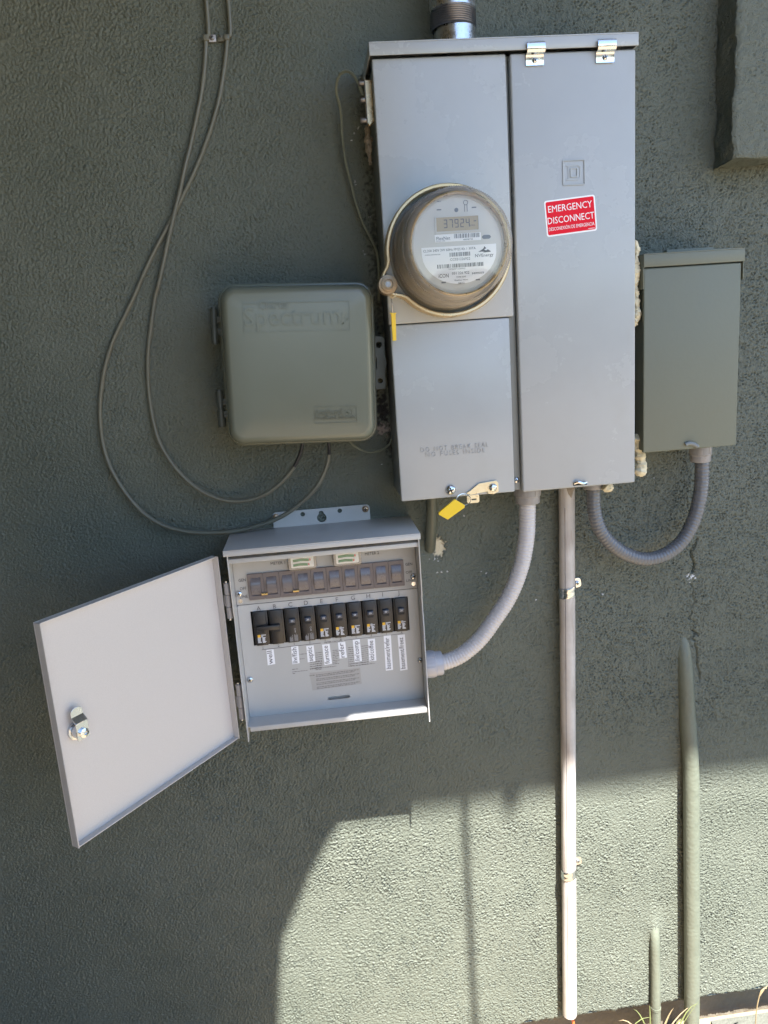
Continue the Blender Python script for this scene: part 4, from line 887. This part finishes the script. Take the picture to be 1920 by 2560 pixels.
for k in range(10):
    c = Vector((bx0+bp_*(k+.5)+.0006, -PDp+.002, (bh0+bh1)/2)); dz = -.004 if k < 2 else (0.004 if k in (2, 3) else 0.004)
    br = TS.add('breaker', bod, 'black_plastic' if k < 4 else 'brown_plastic', loc=c)
    TS.add('toggle_slot', win, 'gap', br, loc=c+Vector((0, 0, .002+dz)))
    TS.add('toggle', tog if k > 1 else tog2, 'toggle' if k > 1 else 'black_plastic', br, loc=c+Vector((0, 0, .002+dz)))
    if k != 1: TS.add('rating', n30 if k == 0 else n20, 'ink_white', br, loc=c+Vector((0, -.0115, .002+dz+.0004)))
    if k in (2, 3): TS.add('print', prC, 'ink_dim', br, loc=c+Vector((0, -.0060, 0)))
    elif k != 1:
        TS.add('print', prA if k % 2 else prB, 'ink_white', br, loc=c+Vector((0, -.0060, -.0005)))
        b_ = TS.add('badge', badge, 'amber' if k in (0, 5, 8) else 'yellow', br, loc=c+Vector((0, -.0060, -.0005)))
TS.add('handle_tie', box(bx0+.0072, bx0+.0442, 0.0845, 0.0902, (bh0+bh1)/2-.0022, (bh0+bh1)/2+.0056, .0010), 'black_plastic', label='dark tie bar joining the first two breakers')
# door standing open
hx, hy = -0.2955, -0.1020; dang = math.atan2(-0.248, -0.1865)
DM = Matrix.Translation((hx, hy, 0)) @ Matrix.Rotation(dang, 4, 'Z')     # local x runs along the door, local +y is the inner side
def dbox(x0, x1, y0, y1, z0, z1, bev=0.0):
    bm = bmesh.new(); bmesh.ops.create_cube(bm, size=1); bmesh.ops.scale(bm, vec=(x1-x0, y1-y0, z1-z0), verts=bm.verts); bmesh.ops.translate(bm, vec=((x0+x1)/2, (y0+y1)/2, (z0+z1)/2), verts=bm.verts)
    if bev: bmesh.ops.bevel(bm, geom=bm.edges[:], offset=bev, segments=2, affect='EDGES')
    return xf(bm_mesh(bm), DM)
DZ0, DZ1, DL, DF = 0.8225, 1.1300, 0.3095, 0.0125
dr = TS.add('door', dbox(0.002, DL, -.0008, .0008, DZ0, DZ1, .0003), 'switch_in', label='light grey door standing open to the left')
TS.add('door_flange', dbox(0.0022, 0.0038, .0009, DF, DZ0+.0004, DZ1-.0004, .0004), 'switch_in', dr); TS.add('door_flange', dbox(DL-.0017, DL-.0001, .0009, DF, DZ0+.0004, DZ1-.0004, .0004), 'switch_in', dr)
TS.add('door_flange', dbox(0.0040, DL-.0018, .0009, DF-.002, DZ0+.0002, DZ0+.0016, .0003), 'switch_in', dr); TS.add('door_flange', dbox(0.0040, DL-.0018, .0009, DF-.002, DZ1-.0016, DZ1-.0002, .0003), 'switch_in', dr)
# cam lock
lkx, lkz = 0.2790, 0.9730
LM = DM @ Matrix.Translation((lkx, 0, lkz)) @ Matrix(((-1, 0, 0, 0), (0, 0, 1, 0), (0, 1, 0, 0), (0, 0, 0, 1)))   # local z = inner normal
lk = TS.add('cam_lock', xf(lathe([(0.0120, .001), (0.0120, .0045), (0.0098, .0050), (0.0095, .0150), (0.0, .0150)], 24), LM), 'zinc')
TS.add('cam', xf(join(xf(plate([[(-.0085, -.008), (.0085, -.008), (.0085, .014), (-.0085, .014)]], .0018, .0003), Matrix.Translation((0, 0, .0152))),
     xf(plate([[(-.0085, 0), (.0085, 0), (.0085, .0105), (-.0085, .0105)]], .0018, .0002), Matrix.Translation((0, .0140, .0160)) @ Matrix.Rotation(R_(-48), 4, 'X')),
     xf(plate([[(-.0085, 0), (.0085, 0)]+[(.0085*math.cos(t), .0065+.0060*math.sin(t)) for t in np.linspace(0, math.pi, 9)]], .0018, .0002), Matrix.Translation((0, .0205, .0082)))), LM), 'zinc', lk)
TS.add('cam_screw', xf(lathe([(0.0062, .0170), (0.0062, .0200), (0.0030, .0212), (0.0028, .0198), (0, .0198)], 16), LM), 'zinc', lk)
# hinges
for zt_, zb_ in ((1.0865, 1.0285), (0.9170, 0.8570)):
    hgx, hgd = -0.2795, 0.111
    hg = TS.add('hinge', tube([Vector((hgx, -hgd, zb_-.003)), Vector((hgx, -hgd, (zb_+zt_)/2)), Vector((hgx, -hgd, zt_+.003))], .0022, 10, raw=True), 'zinc')
    H3 = (zt_-zb_)/3
    for i in range(3):
        TS.add('knuckle', tube([Vector((hgx, -hgd, zb_+i*H3+.0004)), Vector((hgx, -hgd, zb_+(i+.5)*H3)), Vector((hgx, -hgd, zb_+(i+1)*H3-.0004))], .0046, 12, raw=True), 'fitting', hg)
        if i == 1: TS.add('hinge_leaf', box(hgx-.0065, hgx, hgd-.003, hgd-.001, zb_+i*H3+.001, zb_+(i+1)*H3-.001), 'fitting', hg)
        else: TS.add('hinge_leaf', box(hgx, SX0-.0002, hgd-.003, hgd-.001, zb_+i*H3+.001, zb_+(i+1)*H3-.001), 'fitting', hg)

# ================================================================== FLEXIBLE CONDUITS
def corr(r, pitch_, amp):
    return lambda s, t: r+amp*math.sin(2*math.pi*s/pitch_)
def fitting(T, c, axis, r, L, m, name='connector', ribs=10):
    prof = [(r*.8, 0), (r*.97, 0), (r, .0015), (r, L*.62), (r*.93, L*.66), (r*.93, L*.92), (r*.88, L), (r*.70, L)]
    M3 = Matrix.Translation(c) @ Vector((0, 0, 1)).rotation_difference(axis).to_matrix().to_4x4()
    f = T.add(name, xf(lathe(prof, 28), M3), m)
    lug = [xf(box(-.0035, .0035, -(r*1.012), -r*.9, L*.12, L*.56, .0006), Matrix.Rotation(2*math.pi*k/6, 4, 'Z')) for k in range(6)]
    for k in lug: xf(k, M3)
    for k in lug: T.add('grip_lug', k, m, f)
    return f
CA = Thing('flexible_conduit', 'light grey flexible conduit curving from the panel to the switch box', 'conduit', at((1237, 1545), .06))
cA = [((1318, 1232), .06), ((1318, 1290), .06), ((1315.5, 1345), .06), ((1304, 1410), .06), ((1284, 1467), .06), ((1262, 1510), .06), ((1236, 1548), .06), ((1210, 1585), .06), ((1183, 1614), .06), ((1150, 1639), .06), ((1118, 1653), .06), ((1085, 1660), .06)]
CA.add('hose', tube([at(*q) for q in cA], 0.0138, 18, 0.0011, rfun=corr(0.0137, 0.0052, 0.00042)), 'conduit_light', ang=60)
t0 = at((1318, 1222), .06); fitting(CA, Vector((t0.x, -.06, 1.1935)), Vector((0, 0, -1)), 0.0218, 0.034, 'fitting')
t1 = at((1072, 1661), .06); fitting(CA, Vector((0.0245, -.06, t1.z)), Vector((1, 0, 0.02)), 0.0225, 0.034, 'fitting_light')
CB = Thing('flexible_conduit', 'mid grey flexible conduit hanging in a deep loop under the right hand box', 'conduit', at((1617, 1397), .05))
cB = [(1484, 1215), (1484, 1262), (1492, 1305), (1508, 1337), (1533, 1364), (1567, 1386), (1612, 1397.5), (1660, 1387), (1703, 1355), (1733, 1303), (1750, 1240), (1755, 1180), (1754, 1125)]
CB.add('hose', tube([at(q, .05) for q in cB], 0.0118, 18, 0.0011, rfun=corr(0.0117, 0.0060, 0.00034)), 'conduit_dark', ang=60)
t0 = at((1484, 1225), .05); fitting(CB, Vector((t0.x, -.05, 1.1935)), Vector((0, 0, -1)), 0.0180, 0.022, 'fitting')
t1 = at((1751, 1135), .05); fitting(CB, Vector((t1.x, -.05, 1.2340)), Vector((0, 0, -1)), 0.0182, 0.032, 'fitting')

# ================================================================== RIGHT HAND BOX
B = Thing('disconnect_box', 'small green painted metal box to the right of the panel', 'utility box', (0.473, -0.05, 1.2335))
B.add('enclosure', box(0.3975, 0.5480, 0.001, 0.094, 1.2350, 1.5320, .001), 'green_box')
bd_ = B.add('door', box(0.3945, 0.5495, 0.0945, 0.1010, 1.2330, 1.5150, .0018, 3), 'green_box')
B.add('hood', join(box(0.3930, 0.5530, 0.0, 0.1040, 1.5345, 1.5362, .0005), box(0.3930, 0.5530, 0.1022, 0.1041, 1.5165, 1.5344, .0006), box(0.3929, 0.3944, 0.045, 0.1020, 1.4850, 1.5344, .0004), box(0.5515, 0.5530, 0.0, 0.1020, 1.4900, 1.5344, .0004)), 'green_box')
B.add('hub_plate', join(box(0.455, 0.548, 0.012, 0.075, 1.5364, 1.5400, .0012), box(0.462, 0.541, 0.020, 0.034, 1.5402, 1.5470, .0015)), 'green_box')
B.add('latch', tube([at(z6(*q), .103) for q in ((858, 1368), (880, 1358), (915, 1366), (938, 1382))], .0032, 8, .003), 'panel_dark', bd_)

# foam squeezed out beside the panel
def lump(pts, r0, dep, seed, n=10):
    rr = np.random.default_rng(seed); ph = rr.uniform(0, 6.28, 8)
    f = lambda s, t: max(.0012, r0*(0.74+0.20*math.sin(s*95+ph[0])+0.12*math.sin(s*173+ph[1])+0.07*math.sin(s*411+ph[2]))*min(1, 6*t+.25, 6*(1-t)+.25))
    me = tube([at(q, dep) for q in pts], r0, n, .0018, rfun=f); co = np.empty(len(me.vertices)*3); me.vertices.foreach_get('co', co)
    co += rr.normal(0, .00075, co.shape); me.vertices.foreach_set('co', co); return me
solo('foam_bead', lump([(1586, 600), (1592, 622), (1588, 655), (1586, 700), (1589, 745), (1591, 780), (1586, 815)], .0080, .088, 1, 14), 'foam', 'long bead of cream foam between the panel and the green box', 'foam', at((1584, 812), .06))
solo('foam_bead', lump([(1592, 1085), (1594, 1110), (1600, 1140), (1603, 1165), (1596, 1190)], .0120, .070, 2, 14), 'foam', 'cream foam lump at the lower right corner of the panel', 'foam', at((1594, 1190), .055))
solo('foam_bead', lump([(1510, 1214), (1519, 1219), (1531, 1212)], .0075, .07, 3, 12), 'foam', 'little foam lump under the panel beside the looped conduit', 'foam', at((1520, 1216), .06))
solo('foam_bead', lump([zc(430, 560), zc(440, 640), zc(448, 740), zc(458, 840), zc(468, 930)], .0055, .040, 4, 12), 'foam_dirty', 'brown foam streak below the grounding bridge', 'foam', at(zc(468, 930), .04))

# ================================================================== RIGID PIPES
EC = Thing('rigid_conduit', 'weathered off white pipe running straight down from the panel', 'pipe', (0.2823, -.0205, .102))
pt, pb = Vector((0.2955, -.0205, 1.1930)), Vector((0.2823, -.0205, 0.0985))
EC.add('pipe', tube([pt.lerp(pb, k/40) for k in range(41)], .0136, 24, raw=True), 'emt')
EC.add('seam', tube([pt.lerp(pb, k/20)+Vector((-.0072, -.0116, 0)) for k in range(1, 20)], .00045, 5, raw=True), 'ink_grey')
tp_ = at(z5(1445, 520), .034)
EC.add('dried_putty', xf(plate([[(-.007, .013), (.007, .014), (.009, .002), (.004, -.010), (.001, -.020), (-.003, -.014), (-.006, -.004)]], .002, .0008), place(tp_.x-.001, .0335, 1.1770)), 'foam_dirty')
def strap(p, tilt, name='strap'):
    c = at(p, .0205); t = (pt.z-c.z)/(pt.z-pb.z); c = pt.lerp(pb, t)
    bm = bmesh.new(); rows_ = []
    W_ = 0.0088
    for k in range(25):
        a_ = R_(200-220*k/24)        # round the front of the pipe
        x_, d_ = .0146*math.cos(a_), .0146*math.sin(a_)
        row = []
        for z_, bulge in ((-W_, 0), (-W_*.6, .0008), (-W_*.2, 0), (W_*.2, 0), (W_*.6, .0008), (W_, 0)):
            rr_ = 1+bulge/.0146; row.append(bm.verts.new((c.x+x_*rr_, c.y-d_*rr_, c.z+z_+tilt*x_*2)))
        rows_.append(row)
    for A, B_ in zip(rows_, rows_[1:]):
        for k in range(5): bm.faces.new((A[k], A[k+1], B_[k+1], B_[k]))
    s_ = EC.add(name, bm_mesh(bm), 'zinc')
    EC.add('strap_tab', xf(plate([rrect(0, -.0085, .017, .0085, .005)], .0015, .0003), place(c.x+.0142, .0015, c.z+.006, .15)), 'zinc', s_)
    sc = Vector((c.x+.0235, -.0032, c.z+.0075)); screw(EC, sc, .0032, s_, s=1.05)
    EC.add('screw_slot', xf(SLOT.copy(), Matrix.Translation(sc) @ FRONT), 'gap', s_)
strap((1417, 1478), .10); strap((1418, 2180), .12)
solo('orange_wire', tube([Vector((0.2855, -.021, .110)), Vector((0.288, -.022, .085)), Vector((0.293, -.026, .045)), Vector((0.300, -.03, -.035))], .0027, 8, .004), 'orange_wire', 'short orange wire leaving the bottom of the off white pipe', 'wire', (0.300, -.03, -.03))
# painted pipes that run out of the wall
gz = lambda y: at((1731, y), .02)
GP = Thing('painted_pipe', 'thick pale green painted pipe at the lower right', 'pipe', (0.539, -.016, -0.03), 'green painted pipes')
GP.add('pipe', tube([(0.5195, .017, .868), (0.5200, .010, .845), (0.5215, .001, .80), (0.5245, -.008, .70), (0.5290, -.015, .60), (0.5330, -.017, .40), (0.5370, -.018, .20), (0.5405, -.018, -.06)], .0150, 20, .012), 'green_pipe')
GP2 = Thing('painted_pipe', 'thin pale green pipe stub at the wall base', 'pipe', (0.466, -.008, -0.03), 'green painted pipes')
ps_ = [at((1635, 2305), -.008), at((1636, 2330), 0.0), at((1638, 2370), .005), at((1639, 2450), .007), at((1639, 2520), .008)]; ps_.append(Vector((ps_[-1].x+.002, -.008, -.06)))
GP2.add('pipe', tube(ps_, .0098, 16, .010), 'green_pipe')
GP2.add('joint', tube([ps_[4]+Vector((0, 0, .004)), ps_[4]+Vector((0, 0, .001)), ps_[4]+Vector((0, 0, -.002))], .0106, 16, raw=True), 'green_pipe')
s0, s1_, s2_ = at((1079, 1235), .040), at((1079, 1300), .028), at((1075, 1372), -.004)
GP3 = Thing('painted_pipe', 'short dark green pipe slanting into the wall under the panel', 'pipe', s2_, 'green painted pipes')
GP3.add('pipe', tube([s0, s1_, at((1077, 1345), .012), s2_], .0096, 16, .006), mat('dark green painted stub', (0.075, 0.08, 0.058), 0.4, var=0.1, vscale=40, bump=0.0005, bscale=200))

# ================================================================== WEEDS
def blade(p0, p1, sag, w_, seed):
    rr = random.Random(seed); n = 7; bm = bmesh.new(); prev = None
    d = (p1-p0); sidev = Vector((d.z, 0, -d.x)).normalized()+Vector((0, rr.uniform(-.5, .5), 0)); sidev.normalize()
    for k in range(n+1):
        t = k/n; p = p0.lerp(p1, t)+Vector((0, 0, sag*4*t*(1-t))); ww = w_*(1-t)**0.7*(0.5+1.2*min(1, 3*t))
        a, b, c_ = bm.verts.new(p-sidev*ww), bm.verts.new(p+Vector((0, -ww*.5, 0))), bm.verts.new(p+sidev*ww)
        if prev: bm.faces.new((prev[0], prev[1], b, a)); bm.faces.new((prev[1], prev[2], c_, b))
        prev = (a, b, c_)
    return bm_mesh(bm)
rr = random.Random(5)
for nm, cx_, nb, spread, lab in (('grass_tuft', 0.452, 26, .10, 'drooping green grass tuft at the foot of the thin pipe'), ('grass_tuft', 0.372, 15, .09, 'sparser yellowing grass tuft between the off white pipe and the thin pipe')):
    base = Vector((cx_, -.055, -0.03)); GT = Thing(nm, lab, 'grass', base, 'grass tufts at the wall base')
    for k in range(nb):
        p0 = base+Vector((rr.uniform(-.015, .015), rr.uniform(-.02, .02), -.003)); hgt = rr.uniform(.10, .165); dx = rr.uniform(-spread, spread)
        GT.add('blade', blade(p0, p0+Vector((dx, rr.uniform(-.05, .02), hgt*rr.uniform(.7, 1.0))), hgt*rr.uniform(.05, .35), rr.uniform(.0012, .0024), k), 'straw' if rr.random() < .3 else 'grass')
ST_ = Thing('dry_stem', 'single dry straw coloured grass stem at the lower right corner', 'grass', (0.685, -.06, -.012))
q0, q1, q2 = at((1889, 2556), .06), at((1893, 2515), .06), at((1903, 2477), .06)
ST_.add('stem', tube([Vector((q0.x-.002, -.06, -.02)), q0, q1, q2, at((1916, 2470), .06)], .0011, 6, .006), 'straw')
ST_.add('leaf', blade(at((1900, 2490), .06), at((1921, 2464), .06), .004, .0012, 3), 'straw')
